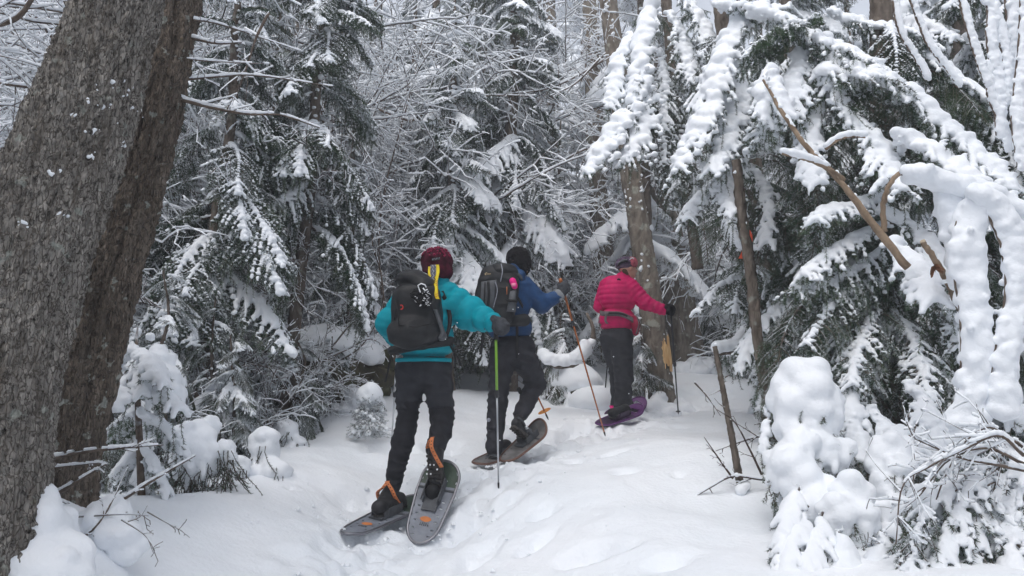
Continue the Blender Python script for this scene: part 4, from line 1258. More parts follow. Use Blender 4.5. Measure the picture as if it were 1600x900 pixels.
# ------------------------------------------------------------------ the leaning dead stem across the big spruce
m = M['bare_wood'] = mat('peeled_wood', (0.36, 0.25, 0.16), .75, spec=.2)
L(m, noise_mix(m, (0.16, 0.115, 0.08), (0.33, 0.245, 0.17), 16, .35, .65, vec=coords(m, (1, 1, .4))), BS(m).inputs['Base Color']); bump(m, 45, .008, .9)
t = thing('leaning_deadwood', 'leaning light brown dead stem with two curved side branches crossing the big right spruce', 'tree', P(1500, 480, 3.6), None)
def stem(path, rr, n=40, seed=0, nodes=True):
    rg = np.random.default_rng(seed); p = catmull(path, n)
    r = np.interp(np.linspace(0, 1, n), np.linspace(0, 1, len(rr)), rr) * (1 + .05 * rg.normal(size=n))
    p = p + rg.normal(size=p.shape) * .0015
    return tube(p, r, 10)
def snowline(path, r, seed, keep=.8, off=.012, h=.006):
    rg = np.random.default_rng(seed); p = catmull(path, int(60))
    B = [(*(q + A3(rg.normal() * .002, rg.normal() * .002, off + r * .3)), r * rg.uniform(.6, 1.2)) for q in p if rg.random() < keep]
    return blobs_mesh(B, h, .35, .25, 20, seed)
main = at_path([(1193, 125, 3.9), (1225, 180, 3.8), (1265, 235, 3.7), (1310, 280, 3.65), (1360, 345, 3.6), (1418, 418, 3.55)])
o = part('stem', stem(main, [.006, .011, .013, .015, .017, .019], seed=1), M['bare_wood'], t)
part('stem_snow', snowline(main[:5], .009, 2, .55, .020), M['snow'], o)
b1 = at_path([(1382, 362, 3.58), (1380, 320, 3.56), (1392, 285, 3.54), (1412, 268, 3.52), (1440, 270, 3.5), (1470, 280, 3.48)])
o = part('side_branch', stem(b1, [.014, .012, .011, .010, .009, .008], seed=3), M['bare_wood'], t); part('branch_snow', snowline(b1[3:], .012, 4, .9, .012), M['snow'], o)
b2 = at_path([(1318, 280, 3.65), (1290, 262, 3.6), (1260, 250, 3.58), (1222, 240, 3.56)])
o = part('side_branch', stem(b2, [.012, .009, .007, .006], seed=5), M['bare_wood'], t); part('branch_snow', snowline(b2[1:], .013, 6, .8, .012), M['snow'], o)
b3 = at_path([(1290, 232, 3.7), (1310, 218, 3.68), (1330, 213, 3.66), (1352, 214, 3.64)])
o = part('side_branch', stem(b3, [.009, .008, .006, .005], seed=7), M['bare_wood'], t); part('branch_snow', snowline(b3, .011, 8, .9, .011), M['snow'], o)
t = thing('broken_branch', 'short sawn-off brown branch stub with a curled dead leaf, right of the leaning dead stem', 'branch', P(1495, 470, 3.45), None)
st = at_path([(1442, 378, 3.4), (1460, 405, 3.42), (1480, 440, 3.45), (1495, 470, 3.48), (1510, 510, 3.5)])
part('stub', stem(st, [.012, .013, .015, .016, .016], seed=9), M['bare_wood'], t)
part('cut_end', tube([P(1441, 376, 3.4), P(1442.5, 378.5, 3.402)], [.0115, .0122], 12), mat('sawn_wood', (.55, .45, .33)), t)
m = M['dead_leaf'] = mat('dead_leaf', (0.16, 0.075, 0.04), .8)
lf = Geo(); rg = np.random.default_rng(4)
for k in range(7):
    c_ = P(1460, 412, 3.40) + rg.normal(size=3) * .006; a = norm(rg.normal(size=3) + A3(0, 0, -1.5)); b = norm(np.cross(a, rg.normal(size=3)))
    pts = [c_, c_ + a * .02 + b * .012, c_ + a * .045 + b * .004, c_ + a * .05 - b * .006, c_ + a * .02 - b * .012]
    lf.add(pts, [(0, 1, 2), (0, 2, 3), (0, 3, 4)])
part('leaf', lf, M['dead_leaf'], t)
# thick snow sleeves hanging on bent branches at the right edge
def sleeve(pts, d, wpx, label, seed, twig=True):
    rg = np.random.default_rng(seed); p = catmull([P(px, py, d) for px, py in pts], 50); r = wpx / 2 * d / FPX
    B = []
    for i in range(1500):
        q = p[rg.integers(0, 50)]
        B.append((*(q + A3(rg.normal() * r * .36, rg.normal() * r * .28, rg.normal() * .01)), r * rg.uniform(.26, .40)))
    t = thing('snow_sleeve', label, 'branch', p[-1], 'branches sleeved in snow at the right edge')
    o = part('branch', stem(p + A3(-r * .95, 0, -.004), [.006, .005, .004, .003], seed=seed), M['twig'], t)
    part('branch_snow', blobs_mesh(B, .009, .7, .12, 26, seed), M['snow'], t)
    return t
sleeve([(1545, 300), (1520, 340), (1510, 400), (1522, 480), (1525, 560), (1518, 640), (1510, 690)], 3.3, 50, 'broad white sleeve of snow hanging straight down, the left one at the right edge', 31)
sleeve([(1530, 300), (1560, 330), (1585, 390), (1590, 460), (1575, 540), (1568, 600), (1570, 645)], 3.25, 42, 'white sleeve of snow hanging at the very right edge, ending in a blunt tip', 32)
sleeve([(1430, 270), (1480, 285), (1530, 300), (1570, 320), (1620, 345)], 3.35, 46, 'thick white roll of snow arching out to the right edge above the hanging sleeves', 33)
sleeve([(1480, 300), (1490, 350), (1500, 390), (1505, 440)], 3.4, 40, 'short snow roll tucked between the dead branch and the left sleeve', 34)
for i, (pts, w) in enumerate([([(1500, -20), (1515, 40), (1530, 90), (1545, 130)], 14), ([(1555, -20), (1550, 60), (1560, 130), (1565, 210)], 20), ([(1580, -20), (1585, 60), (1590, 130), (1600, 200)], 24), ([(1420, -20), (1450, 60), (1470, 90), (1500, 130)], 12),
                              ([(1530, -20), (1560, 30), (1575, 100), (1572, 160)], 18), ([(1400, 0), (1410, 50), (1440, 100), (1450, 120)], 12), ([(1605, -20), (1600, 80), (1590, 180), (1600, 260)], 22), ([(1545, 100), (1550, 150), (1570, 200), (1575, 230)], 14)]):
    sleeve(pts, 4.0 + .1 * (i % 3), w, 'drooping snowy birch twig, top right corner, ' + ['second of them from the left', 'with a straight lower end, fifth from the left', 'thick one second from the right', 'leftmost and slanting most', 'curving out and back', 'short bent one near the left of them', 'rightmost, cut by the frame edge', 'short low one starting halfway down'][i], 60 + i).__setitem__('group', 'snow-coated birch twigs in the top right corner')

# ------------------------------------------------------------------ laden bushes bottom right
t = thing('laden_bush', 'big heap of snow lumps on a buried bush at the lower right of the trail', 'bush', base(1290, 3.9), None)
MB_ = [(1262, 600, 4.0, 46), (1255, 635, 4.0, 48), (1285, 640, 4.0, 36), (1270, 665, 3.95, 30), (1240, 668, 3.95, 26), (1225, 725, 3.8, 28), (1250, 745, 3.75, 40), (1240, 715, 3.8, 30), (1285, 700, 3.9, 30), (1305, 715, 3.9, 24), (1262, 790, 3.65, 34),
       (1240, 815, 3.6, 18), (1285, 770, 3.7, 26), (1320, 700, 3.9, 18), (1250, 690, 3.85, 26)]
mound(MB_, 'snow_cap', None, None, seed=41, parent=t, h=.013, nz=.6)
sprigs(MB_, t, 61, n=9)
MB_ = [(1330, 770, 3.6, 34), (1310, 800, 3.5, 30), (1345, 810, 3.5, 26), (1300, 830, 3.5, 20), (1340, 850, 3.5, 22), (1335, 880, 3.5, 18), (1310, 860, 3.5, 14)]
mound(MB_, 'snow_cap', None, None, seed=42, parent=t, h=.012, nz=.6)
sprigs(MB_, t, 62, n=9)
MB_ = [(1390, 700, 3.9, 28), (1375, 720, 3.9, 26), (1405, 730, 3.8, 26), (1390, 760, 3.8, 26), (1380, 800, 3.7, 22), (1400, 680, 4.0, 20), (1390, 830, 3.6, 16), (1405, 790, 3.7, 18)]
mound(MB_, 'snow_cap', None, None, seed=43, parent=t, h=.013, nz=.6)
sprigs(MB_, t, 63, n=9)
for (pts, d0, d1, lat, rs) in [([(1262, 790), (1246, 830), (1232, 870), (1222, 930)], 3.4, 3.15, .13, .008), ([(1285, 800), (1275, 840), (1262, 880), (1255, 940)], 3.38, 3.1, .14, .008), ([(1250, 760), (1232, 800), (1222, 850), (1212, 900)], 3.45, 3.2, .10, .008), ([(1310, 830), (1320, 860), (1325, 900), (1335, 950)], 3.3, 3.1, .14, .012), ([(1380, 830), (1375, 860), (1370, 900), (1365, 950)], 3.3, 3.1, .14, .012),
                               ([(1350, 760), (1370, 800), (1380, 850), (1390, 900)], 3.9, 3.5, .18, .02), ([(1330, 600), (1330, 640), (1345, 690), (1340, 720)], 4.3, 4.0, .16, .02), ([(1360, 640), (1390, 670), (1420, 690), (1440, 730)], 4.2, 3.8, .18, .025),
                               ([(1200, 640), (1195, 700), (1210, 740), (1215, 790)], 4.1, 3.9, .07, .015), ([(1290, 870), (1300, 900), (1310, 930), (1310, 960)], 3.3, 3.2, .16, .014), ([(1420, 600), (1450, 640), (1460, 690), (1470, 740)], 4.3, 3.9, .2, .03)]:
    HB(t, pts, d0, d1, lat, rs, hang=.8, h=.011)
t = thing('drooping_shrub', 'frosted shrub with arching pinkish twigs in the bottom right corner', 'bush', base(1510, 3.1), None)
rg = np.random.default_rng(9)
for i, pts in enumerate([[(1600, 712), (1560, 680), (1510, 700), (1450, 730), (1410, 760), (1400, 850)], [(1600, 735), (1550, 725), (1500, 715), (1440, 690), (1420, 680)], [(1600, 725), (1540, 700), (1480, 720), (1430, 780), (1395, 780)],
                         [(1590, 700), (1555, 670), (1530, 672), (1500, 700), (1470, 760), (1450, 830)], [(1600, 760), (1560, 750), (1520, 780), (1500, 830), (1490, 880)], [(1600, 700), (1580, 690), (1560, 730), (1550, 800), (1560, 860)], [(1560, 730), (1510, 740), (1470, 780), (1430, 820), (1420, 880)]]):
    w, s, pth, rr = bare_branch([P(px, py, 2.95 + .05 * i) for px, py in pts], .007, 700 + i, twigs=16, tl=.3, sadd=.004)
    w.join(tube(pth, np.linspace(rr, rr * .3, len(pth)), 7))
    o = part('branch', w, M['twig'], t); part('branch_snow', s, M['snow'], o)
for (pts, lat, rs) in [([(1540, 720), (1510, 780), (1480, 840), (1460, 900)], .16, .014), ([(1560, 740), (1570, 800), (1590, 850), (1600, 900)], .16, .013), ([(1530, 740), (1530, 800), (1520, 860), (1520, 930)], .16, .014), ([(1600, 700), (1590, 760), (1585, 830), (1580, 890)], .16, .012),
                       ([(1500, 760), (1450, 800), (1430, 850), (1420, 910)], .15, .014), ([(1570, 690), (1600, 740), (1640, 800), (1660, 850)], .2, .03)]:
    HB(t, pts, 3.15, 2.95, lat, rs, hang=.9, h=.010, amount=.6)
MB_ = [(1520, 800, 3.2, 30), (1490, 830, 3.2, 28), (1540, 840, 3.2, 26), (1450, 780, 3.2, 26), (1480, 770, 3.2, 22), (1440, 830, 3.2, 20), (1590, 650, 3.6, 24), (1510, 870, 3.2, 20)]
mound(MB_, 'snow_cap', None, None, seed=44, parent=t, h=.011, nz=.45, nscale=9)
sprigs(MB_, t, 64, n=9)
# dead snag and its twigs in the snow
t = thing('dead_snag', 'thin standing dead snag stuck in the snow right of the pink hiker', 'tree', hit(1158, 768), None)
sg = hit(1158, 768); sgp = [sg - [0, 0, .1], sg, P(1145, 690, 4.65), P(1130, 610, 4.65), P(1117, 541, 4.65)]
part('trunk', trunk_geo(sgp, [.022, .021, .018, .016, .014], res=.006, plate=(.02, .03), depth=.002, lump=.004, seed=44), M['bark'], t)
for i, pts in enumerate([[(1138, 640), (1125, 632), (1116, 622)], [(1133, 590), (1140, 586)], [(1125, 610), (1108, 618)], [(1150, 740), (1135, 745)]]):
    w, s, pth, rr = bare_branch([P(px, py, 4.64) for px, py in pts], .005, 730 + i, twigs=0, snow=False); part('twig', w, M['twig'], t)
part('snow_fleck', blobs_mesh([(*(P(1158, 765, 4.6)), .03), (*(P(1166, 758, 4.62)), .022), (*(P(1151, 742, 4.6)), .012), (*(P(1118, 538, 4.64)), .01)], .006), M['snow'], t)
for i, (pts, lb) in enumerate([([(1240, 752), (1190, 750), (1145, 745), (1110, 762), (1080, 780), (1060, 790)], 'long snow-dusted twig lying left from the foot of the dead snag'),
                               ([(1145, 748), (1132, 730), (1115, 705), (1100, 683)], 'forked twig rising left of the dead snag'),
                               ([(1230, 690), (1190, 683), (1160, 690), (1118, 705)], 'horizontal twig behind the dead snag'),
                               ([(1190, 742), (1170, 700), (1148, 660), (1120, 640)], 'thin straight twig leaning against the dead snag'),
                               ([(1212, 700), (1180, 680), (1145, 658)], 'second thin twig crossing behind the dead snag'),
                               ([(1085, 598), (1105, 620), (1126, 650)], 'fine twig standing up on the far snow left of the snag'),
                               ([(1205, 664), (1190, 662), (1178, 664)], 'short dark twig end right of the dead snag')]):
    w, s, pth, rr = bare_branch([P(px, py, 4.6 if i != 2 else 4.9) for px, py in pts], .0085 if i < 4 else .006, 740 + i, twigs=4 if i < 3 else 2, snow=(i == 0), tl=.2, sadd=.002, maxlev=1)
    w.join(s, None, 1)
    single('fallen_twig', w, [M['dark_twig'], M['snow']], lb, 'twig', P(pts[0][0], pts[0][1], 4.6))
# snow-covered log behind the snag
t = thing('fallen_log', 'thin snow-topped pole lying level behind the dead snag', 'log', P(1190, 555, 6.0), None)
lg = at_path([(1120, 553, 6.0), (1150, 550, 6.0), (1185, 552, 6.0), (1220, 556, 6.0)])
o = part('log', stem(lg, [.014, .018, .02, .022], seed=19), M['bark'], t); part('log_snow', snowline([q + A3(0, 0, .02) for q in lg], .034, 20, .9, .02, .012), M['snow'], o)
# two big trunks behind the pink hiker
def bigtrunk(pts, rr, label, seed, **kw):
    t = thing('tree_trunk', label, 'tree', P(*pts[0]), None)
    part('trunk', trunk_geo(at_path(pts), rr, res=.016, plate=(.04, .07), depth=.008, lump=.03, seed=seed), M['grey_bark' if rr[1] > .1 else 'bark'], t)
    rg = np.random.default_rng(seed); pp_ = catmull(at_path(pts), 60); B = []
    for i in range(40 if rr[1] > .1 else 0):
        q = pp_[rg.integers(2, 58)]; a_ = rg.uniform(-1.1, 1.1)
        for j in range(rg.integers(2, 9)):
            a_ += rg.normal() * .1; B.append((*(q + A3(math.sin(a_) * rr[min(3, len(rr) - 1)] * .955, -math.cos(a_) * rr[min(3, len(rr) - 1)] * .955, rg.normal() * .07)), rg.choice([.009, .012, .016, .022], p=[.4, .3, .2, .1])))
    if B: part('snow_fleck', blobs_mesh(B, .008, .35, .7, 34, seed), M['snow'], t)
    return t
tk = bigtrunk([(1036, 655, 9.0), (1027, 560, 9.0), (1013, 450, 9.0), (996, 340, 9.0), (983, 250, 9.0), (960, 80, 9.0), (945, -60, 9.0)], [.155, .135, .125, .12, .115, .105, .10], 'snow-flecked trunk with a raw orange scar directly behind the pink hiker', 51)
m = M['scar'] = mat('fresh_split_wood', (0.62, 0.36, 0.13), .7)
L(m, noise_mix(m, (0.62, 0.34, 0.13), (0.80, 0.55, 0.27), 12, vec=coords(m, (3, 3, .6))), BS(m).inputs['Base Color'])
sc = Geo(); rg = np.random.default_rng(6)
cw = P(1029, 555, 9.0)
for k in range(9):
    a_ = .15 + k * .13; ox, oy = math.sin(a_) * .139, -math.cos(a_) * .139
    sc.join(ribbon([cw + A3(ox + .010, oy, -.16 + rg.uniform(-.03, .06)), cw + A3(ox + .004, oy, -.05), cw + A3(ox - .006, oy, .05), cw + A3(ox - .016, oy, .10 + rg.uniform(0, .13))], [A3(math.cos(a_), math.sin(a_), 0) * w_ for w_ in (.004, .011, .011, .003)], .008, 10))
part('split_wood', sc, M['scar'], tk)
bigtrunk([(1088, 590, 11.2), (1074, 565, 11.2), (1058, 450, 11.2), (1040, 330, 11.2), (1025, 200, 11.2), (1010, 0, 11.2)], [.27, .22, .19, .175, .16, .14], 'widest grey trunk rising beyond the pink hiker’s outstretched hand', 52)
bigtrunk([(1200, 640, 5.0), (1188, 560, 5.0), (1176, 450, 5.0), (1161, 350, 5.0), (1150, 250, 5.0)], [.036, .033, .031, .03, .028], 'slim trunk with an orange ribbon tied behind it, right of the trail gap', 53)
bigtrunk([(1215, 620, 7.2), (1205, 480, 7.2), (1195, 380, 7.2), (1180, 250, 7.2)], [.085, .075, .07, .06], 'dark trunk right of the ribboned trunk', 54)
bigtrunk([(960, 600, 12), (935, 300, 12), (925, 60, 12), (920, -60, 12)], [.17, .15, .13, .13], 'grey trunk among brown needles above the blue hiker’s pole hand', 55)
bigtrunk([(880, 500, 13), (865, 200, 13), (855, -60, 13)], [.14, .12, .1], 'distant trunk between the blue hiker and the scarred trunk', 56)
m = M['ribbon'] = mat('orange_marker_cloth', (0.85, 0.13, 0.06), .6)
rb = Geo()
p_ = catmull(at_path([(1160, 350, 5.08), (1170, 368, 5.06), (1167, 388, 5.08), (1160, 404, 5.07)]), 12)
for i in range(11):
    w_ = A3(.026, .006, 0)
    rb.add([p_[i] - w_, p_[i] + w_, p_[i + 1] + w_, p_[i + 1] - w_], [(0, 1, 2, 3)])
    rb.add([p_[i] - w_ + A3(0, .004, 0), p_[i] + w_ + A3(0, .004, 0), p_[i + 1] + w_ + A3(0, .004, 0), p_[i + 1] - w_ + A3(0, .004, 0)], [(3, 2, 1, 0)])
single('marker_ribbon', rb, [M['ribbon']], 'bright orange marker ribbon hanging on a slim trunk right of the trail gap', 'ribbon', P(1160, 402, 5.07))
# arched branch between the blue and pink hikers
t = thing('arched_branch', 'brown branch arched into a hook and loaded with snow between blue and pink hikers', 'branch', P(860, 570, 8.2), None)
ap = at_path([(845, 560, 8.3), (870, 572, 8.2), (900, 568, 8.15), (922, 545, 8.15), (927, 515, 8.2), (917, 490, 8.3)])
o = part('branch', stem(ap, [.02, .026, .028, .027, .022, .014], seed=29), M['bark'], t)
bs_ = [(*(q + A3(rg.normal() * .02, rg.normal() * .02, .07 + rg.uniform(-.05, .02))), rg.choice([.018, .028, .042])) for q in catmull(ap[:4], 130)]
part('branch_snow', blobs_mesh(bs_, .014, .35, .5, 14, 5), M['snow'], o)
# curved bare sapling at centre left and snowy arching stems
for i, (pts, r, lb, d, tw) in enumerate([
    ([(620, 580), (600, 480), (592, 400), (600, 300), (640, 150), (660, 60)], .013, 'slim curving bare tree rising behind the teal hiker’s pack', 8.4, 16),
    ([(600, 470), (594, 420), (582, 380), (590, 330), (620, 260)], .009, 'thin s-shaped bare twig tree left of the teal hiker’s head', 7.6, 14),
    ([(640, 190), (590, 170), (540, 140), (500, 70), (470, 10)], .018, 'snow-topped arching limb above the teal hiker', 9.2, 12),
    ([(640, 190), (700, 160), (760, 150), (830, 150)], .018, 'snow-topped limb reaching right above the blue hiker', 9.2, 10),
    ([(950, 90), (900, 120), (850, 140), (780, 148)], .014, 'long snowy bare limb below the top edge, left of the grey trunk', 9.5, 14),
    ([(950, 220), (900, 240), (850, 270), (790, 280)], .012, 'lower snowy bare limb left of the white apron', 9.4, 14),
    ([(980, 60), (940, 90), (900, 130), (860, 150)], .016, 'forked snowy limb left of the long white curtain', 9.0, 10),
    ([(420, 20), (400, 60), (380, 120), (350, 180)], .012, 'bare limb slanting down right of the dark trunk’s top', 5.5, 12),
    ([(0, 130), (60, 138), (110, 140), (160, 150)], .010, 'bare limb crossing behind the thick trunk at the upper left', 4.6, 8),
    ([(-10, 40), (30, 25), (60, -20), (80, -60)], .018, 'dark limb cutting the top left corner', 4.0, 4),
    ([(470, 605), (520, 570), (560, 545), (585, 510), (600, 470)], .010, 'white frosted branch in front of the dark rock bank', 7.4, 18),
    ([(500, 565), (545, 545), (580, 530), (620, 555)], .008, 'short frosted branch over the dark rock bank', 7.3, 14),
    ([(520, 540), (560, 500), (610, 520), (640, 545)], .008, 'forked frosted branch by the teal hiker’s left elbow', 7.2, 14)]):
    w, s, pth, rr = bare_branch([P(px, py, d) for px, py in pts], r, 770 + i, twigs=tw, tl=.16 if d > 7 else .3, sadd=.005, maxlev=2)
    w.join(tube(pth, np.linspace(rr, rr * .35, len(pth)), 8))
    t = thing('snowy_limb', lb, 'branch', P(pts[0][0], pts[0][1], d), None)
    part('branch', w, M['twig'], t); part('branch_snow', s, M['snow'], t)

# snow banked round the scarred trunk's foot, small clods thrown on the trail
mound([(1020, 645, 8.75, 22), (1045, 648, 8.7, 20), (1000, 640, 8.8, 20), (1065, 640, 8.9, 18), (1030, 625, 8.8, 14)], 'snow_mound', 'soft snow bank round the foot of the scarred trunk', 'snow mound', seed=51, drip=False, nz=.3)
mound([(1085, 578, 10.7, 20), (1060, 582, 10.7, 18), (1105, 575, 10.8, 18)], 'snow_mound', 'snow drift at the foot of the widest grey trunk', 'snow mound', seed=52, drip=False, nz=.3)
rg = np.random.default_rng(123); B = []
tp_ = catmull(np.array([hit(*q) for q in ((560, 880), (640, 840), (700, 790), (760, 745), (820, 710), (880, 685), (930, 668), (985, 655))]), 200)
for k in range(420):
    q = tp_[rg.integers(0, 200)]; x, y = q[0] + rg.normal() * .32, q[1] + rg.normal() * .3
    B.append((x, y, gnd(x, y) + .003, rg.choice([.006, .009, .013, .02], p=[.4, .35, .18, .07]) * rg.uniform(.8, 1.2)))
gc = Geo()
for (x, y, z, r) in B:
    v_ = np.array([(1, 0, 0), (-1, 0, 0), (0, 1, 0), (0, -1, 0), (0, 0, 1), (0, 0, -1), (.6, .6, .6), (-.6, .6, .5), (.5, -.6, .6), (-.6, -.5, .5)]) * r * rg.uniform(.7, 1.2, (10, 1)) + [x, y, z]
    gc.add(v_, [(0, 6, 8), (6, 4, 8), (6, 0, 2), (6, 2, 7), (6, 7, 4), (4, 7, 9), (4, 9, 8), (1, 9, 7), (1, 7, 2), (8, 9, 3), (1, 3, 9), (8, 3, 0)])
single('snow_clods', gc, [M['snow']], 'small loose snow clods scattered over the beaten trail', 'snow', (0, 5, .8), kind='stuff', smooth=False)
# ------------------------------------------------------------------ cloth and gear materials
def cloth(name, c, rough=.75, var=.18, sc=18, bmp=.003, spec=.25, bs=60):
    m = M[name] = mat(name, c, rough, spec=spec)
    c1 = tuple(q * (1 - var) for q in c); c2 = tuple(min(q * (1 + var), 1) for q in c)
    L(m, noise_mix(m, c1, c2, sc), BS(m).inputs['Base Color']); bump(m, bs, bmp, .6)
    return m
cloth('teal_nylon', (0.0, 0.27, 0.34), .6, .10, spec=.12, bs=30)
cloth('blue_shell', (0.012, 0.05, 0.14), .6, .15)
cloth('pink_nylon', (0.56, 0.004, 0.11), .55, .12, spec=.18, bs=30)
cloth('black_trouser', (0.022, 0.022, 0.028), .75, .25)
cloth('dark_tights', (0.014, 0.014, 0.018), .8, .25)
cloth('charcoal_trouser', (0.024, 0.025, 0.031), .75, .2)
cloth('black_pack', (0.013, 0.0135, 0.015), .55, .3, spec=.3)
cloth('grey_panel', (0.085, 0.090, 0.098), .6, .2)
cloth('strap_black', (0.012, 0.012, 0.013), .6, .2)
cloth('grey_fleece', (0.055, 0.058, 0.065), .95, .3, 40, .006, .1)
cloth('black_knit', (0.012, 0.011, 0.012), .95, .3, 40, .006, .1, 120)
cloth('grey_cuff', (0.22, 0.23, 0.24), .8)
cloth('boot_leather', (0.020, 0.020, 0.022), .5, .4, 20, .004)
cloth('boot_sole', (0.05, 0.045, 0.042), .6, .3)
cloth('magenta_tag', (0.85, 0.02, 0.25), .6, .05)
cloth('orange_strap', (0.55, 0.17, 0.055), .5, .15, spec=.4)
cloth('deck_grey', (0.19, 0.205, 0.24), .45, .18, 14, .002, .45)
cloth('deck_green', (0.03, 0.055, 0.035), .45, .2, 14, .002, .45)
cloth('deck_dark', (0.15, 0.145, 0.145), .45, .3, 14, .002, .45)
cloth('deck_purple', (0.04, 0.02, 0.052), .45, .3, 14, .002, .45)
cloth('yellow_band', (0.72, 0.55, 0.02), .6, .1)
cloth('band_grey', (0.28, 0.29, 0.33), .7, .25, 60)
cloth('band_navy', (0.02, 0.025, 0.06), .7)
cloth('hat_burgundy', (0.055, 0.008, 0.018), .9, .5, 22, .005, .1)
cloth('hat_purple', (0.10, 0.07, 0.11), .9, .5, 26, .004, .1)
cloth('hat_pink', (0.42, 0.10, 0.13), .9, .3, 30, .004, .1)
cloth('hat_white', (0.6, 0.6, 0.62), .8)
cloth('cyan_goggle', (0.0, 0.35, 0.42), .35, .1)
cloth('belt_taupe', (0.13, 0.11, 0.115), .7, .25)
cloth('pouch_red', (0.30, 0.012, 0.05), .6, .2)
cloth('tan_logo', (0.42, 0.32, 0.18), .5, .1)
cloth('white_mark', (0.75, 0.76, 0.78), .6, .05)
cloth('red_mark', (0.55, 0.03, 0.025), .5)
cloth('orange_logo', (0.55, 0.18, 0.05), .5)
cloth('basket_orange', (0.75, 0.30, 0.06), .4, .1)
cloth('brown_hair', (0.09, 0.05, 0.03), .7, .3, 60)
M['metal'] = mat('brushed_metal', (.55, .56, .58), .35, 1.0); M['pole_green'] = mat('green_pole_paint', (.20, .42, .03), .35, 0, .5); M['pole_orange'] = mat('copper_orange_pole_paint', (.42, .13, .035), .35, .2, .5)
M['pole_black'] = mat('black_pole_paint', (.02, .02, .024), .35, 0, .5); M['frame_metal'] = mat('frame_grey_metal', (.22, .22, .24), .35, .8)
M['frame_copper'] = mat('frame_copper_paint', (.14, .075, .055), .4, .3, .5); M['frame_purple'] = mat('frame_purple_paint', (.11, .03, .14), .4, .3, .5)
m = M['skin'] = mat('skin', (0.60, 0.33, 0.24), .5, spec=.35); BS(m).inputs['Subsurface Weight'].default_value = .08; BS(m).inputs['Subsurface Radius'].default_value = (.02, .008, .005)

def wrinkle(sc, am, seed, stretch=(1, 1, 2.2)):
    """soft cloth folds"""
    def f(W):
        x, y, z = W[..., 0] * sc * stretch[0], W[..., 1] * sc * stretch[1], W[..., 2] * sc * stretch[2]
        n = vnoise(x + .5 * z, y, z, seed)
        return (am * (1 - 2 * np.abs(n))).astype(np.float32)
    return f
def hand_prims(wr, knuck, grip_dir, side, r=.011, mitt=False):
    """palm, four unequal bent fingers closed round a grip, and a thumb from the side of the palm"""
    wr, knuck = np.asarray(wr, float), np.asarray(knuck, float)
    fw = norm(knuck - wr); gd = norm(grip_dir); inn = norm(np.cross(fw, gd)) * side
    pr = [('c', wr, wr + (knuck - wr) * .6, .027, .030), ('e', (wr + knuck) / 2 + fw * .012, (.043, .040, .030))]
    for k, (off, ln) in enumerate(((.030, .95), (.010, 1.05), (-.010, 1.0), (-.029, .8))):
        a = knuck + gd * off
        b = a + (fw * .030 + inn * .004) * ln
        c = b + (inn * .028 - fw * .006) * ln
        e = c + (-fw * .022 + inn * .002) * ln
        pr += [('c', a, b, r * 1.05, r), ('c', b, c, r, r * .95), ('c', c, e, r * .95, r * .85)]
    t0 = wr + (knuck - wr) * .35 + gd * .022 + inn * .015
    t1 = t0 + gd * .022 + inn * .020 + fw * .02
    pr += [('c', t0, t1, r * 1.3, r * 1.1), ('c', t1, t1 + fw * .028 - gd * .006 + inn * .004, r * 1.1, r * .9)]
    return pr
def head_prims(c, face, up=(0, 0, 1), s=1.0, ears=True):
    """skull with brow, nose, lips, chin, eye sockets hinted by lids, and ears"""
    c = np.asarray(c, float); f = norm(face); u = norm(up); r_ = norm(np.cross(f, u))
    ax = np.stack([f, r_, u])
    def q(a, b, d): return c + (f * a + r_ * b + u * d) * s
    pr = [('e', q(-.008, 0, .02), (.098 * s, .076 * s, .098 * s), ax), ('e', q(.035, 0, -.045), (.055 * s, .056 * s, .065 * s), ax), ('e', q(.068, 0, -.088), (.022 * s, .024 * s, .018 * s), ax),
          ('c', q(.086, 0, .018), q(.108, 0, -.022), .009 * s, .013 * s), ('c', q(.088, -.014, -.052), q(.088, .014, -.052), .008 * s, .008 * s), ('c', q(.083, -.03, .028), q(.083, .03, .028), .011 * s, .011 * s),
          ('e', q(-.005, .078, -.012), (.018 * s, .009 * s, .030 * s), ax), ('e', q(-.005, -.078, -.012), (.018 * s, .009 * s, .030 * s), ax)]
    return (pr if ears else pr[:-2]), q
def pole(name, label, top, tip, mats, group, basket=None, grip=.11, r=.0085, split=.45, loc_d=.08):
    top, tip = np.asarray(top, float), np.asarray(tip, float); ax = norm(tip - top)
    t = thing(name, label, 'trekking pole', tip, group)
    part('grip', tube([top - ax * .02, top, top + ax * grip * .5, top + ax * grip], [.013, .017, .014, .015], 12), mats[0], t)
    Lp = np.linalg.norm(tip - top)
    a, b = top + ax * grip, top + ax * (grip + (Lp - grip) * split)
    part('upper_shaft', tube([a, b], [r, r], 10), mats[1], t)
    part('lower_shaft', tube([b, tip - ax * .04], [r * .8, r * .62], 10), mats[2], t)
    part('lock', tube([b - ax * .03, b - ax * .015, b + ax * .012, b + ax * .02], [r * 1.1, r * 1.6, r * 1.6, r], 10), M['pole_black'], t)
    part('tip', tube([tip - ax * .05, tip - ax * .02, tip], [r * .8, r * .7, .002], 8), M['pole_black'], t)
    if basket:
        bc = tip - ax * basket[1]
        s_, u_ = norm(np.cross(ax, [0, 1, 0.2])), None
        u_ = np.cross(ax, s_); th = np.linspace(0, 2 * np.pi, 25)
        ring = [bc + (s_ * math.cos(q) + u_ * math.sin(q)) * basket[0] for q in th]
        g = tube(ring, .005, 6, cap=False)
        for q in range(6):
            d_ = s_ * math.cos(q * 1.047) + u_ * math.sin(q * 1.047)
            g.join(ribbon([bc, bc + d_ * basket[0]], np.cross(ax, d_) * .012, .004, 4))
        part('basket', g, basket[2], t)
    return t
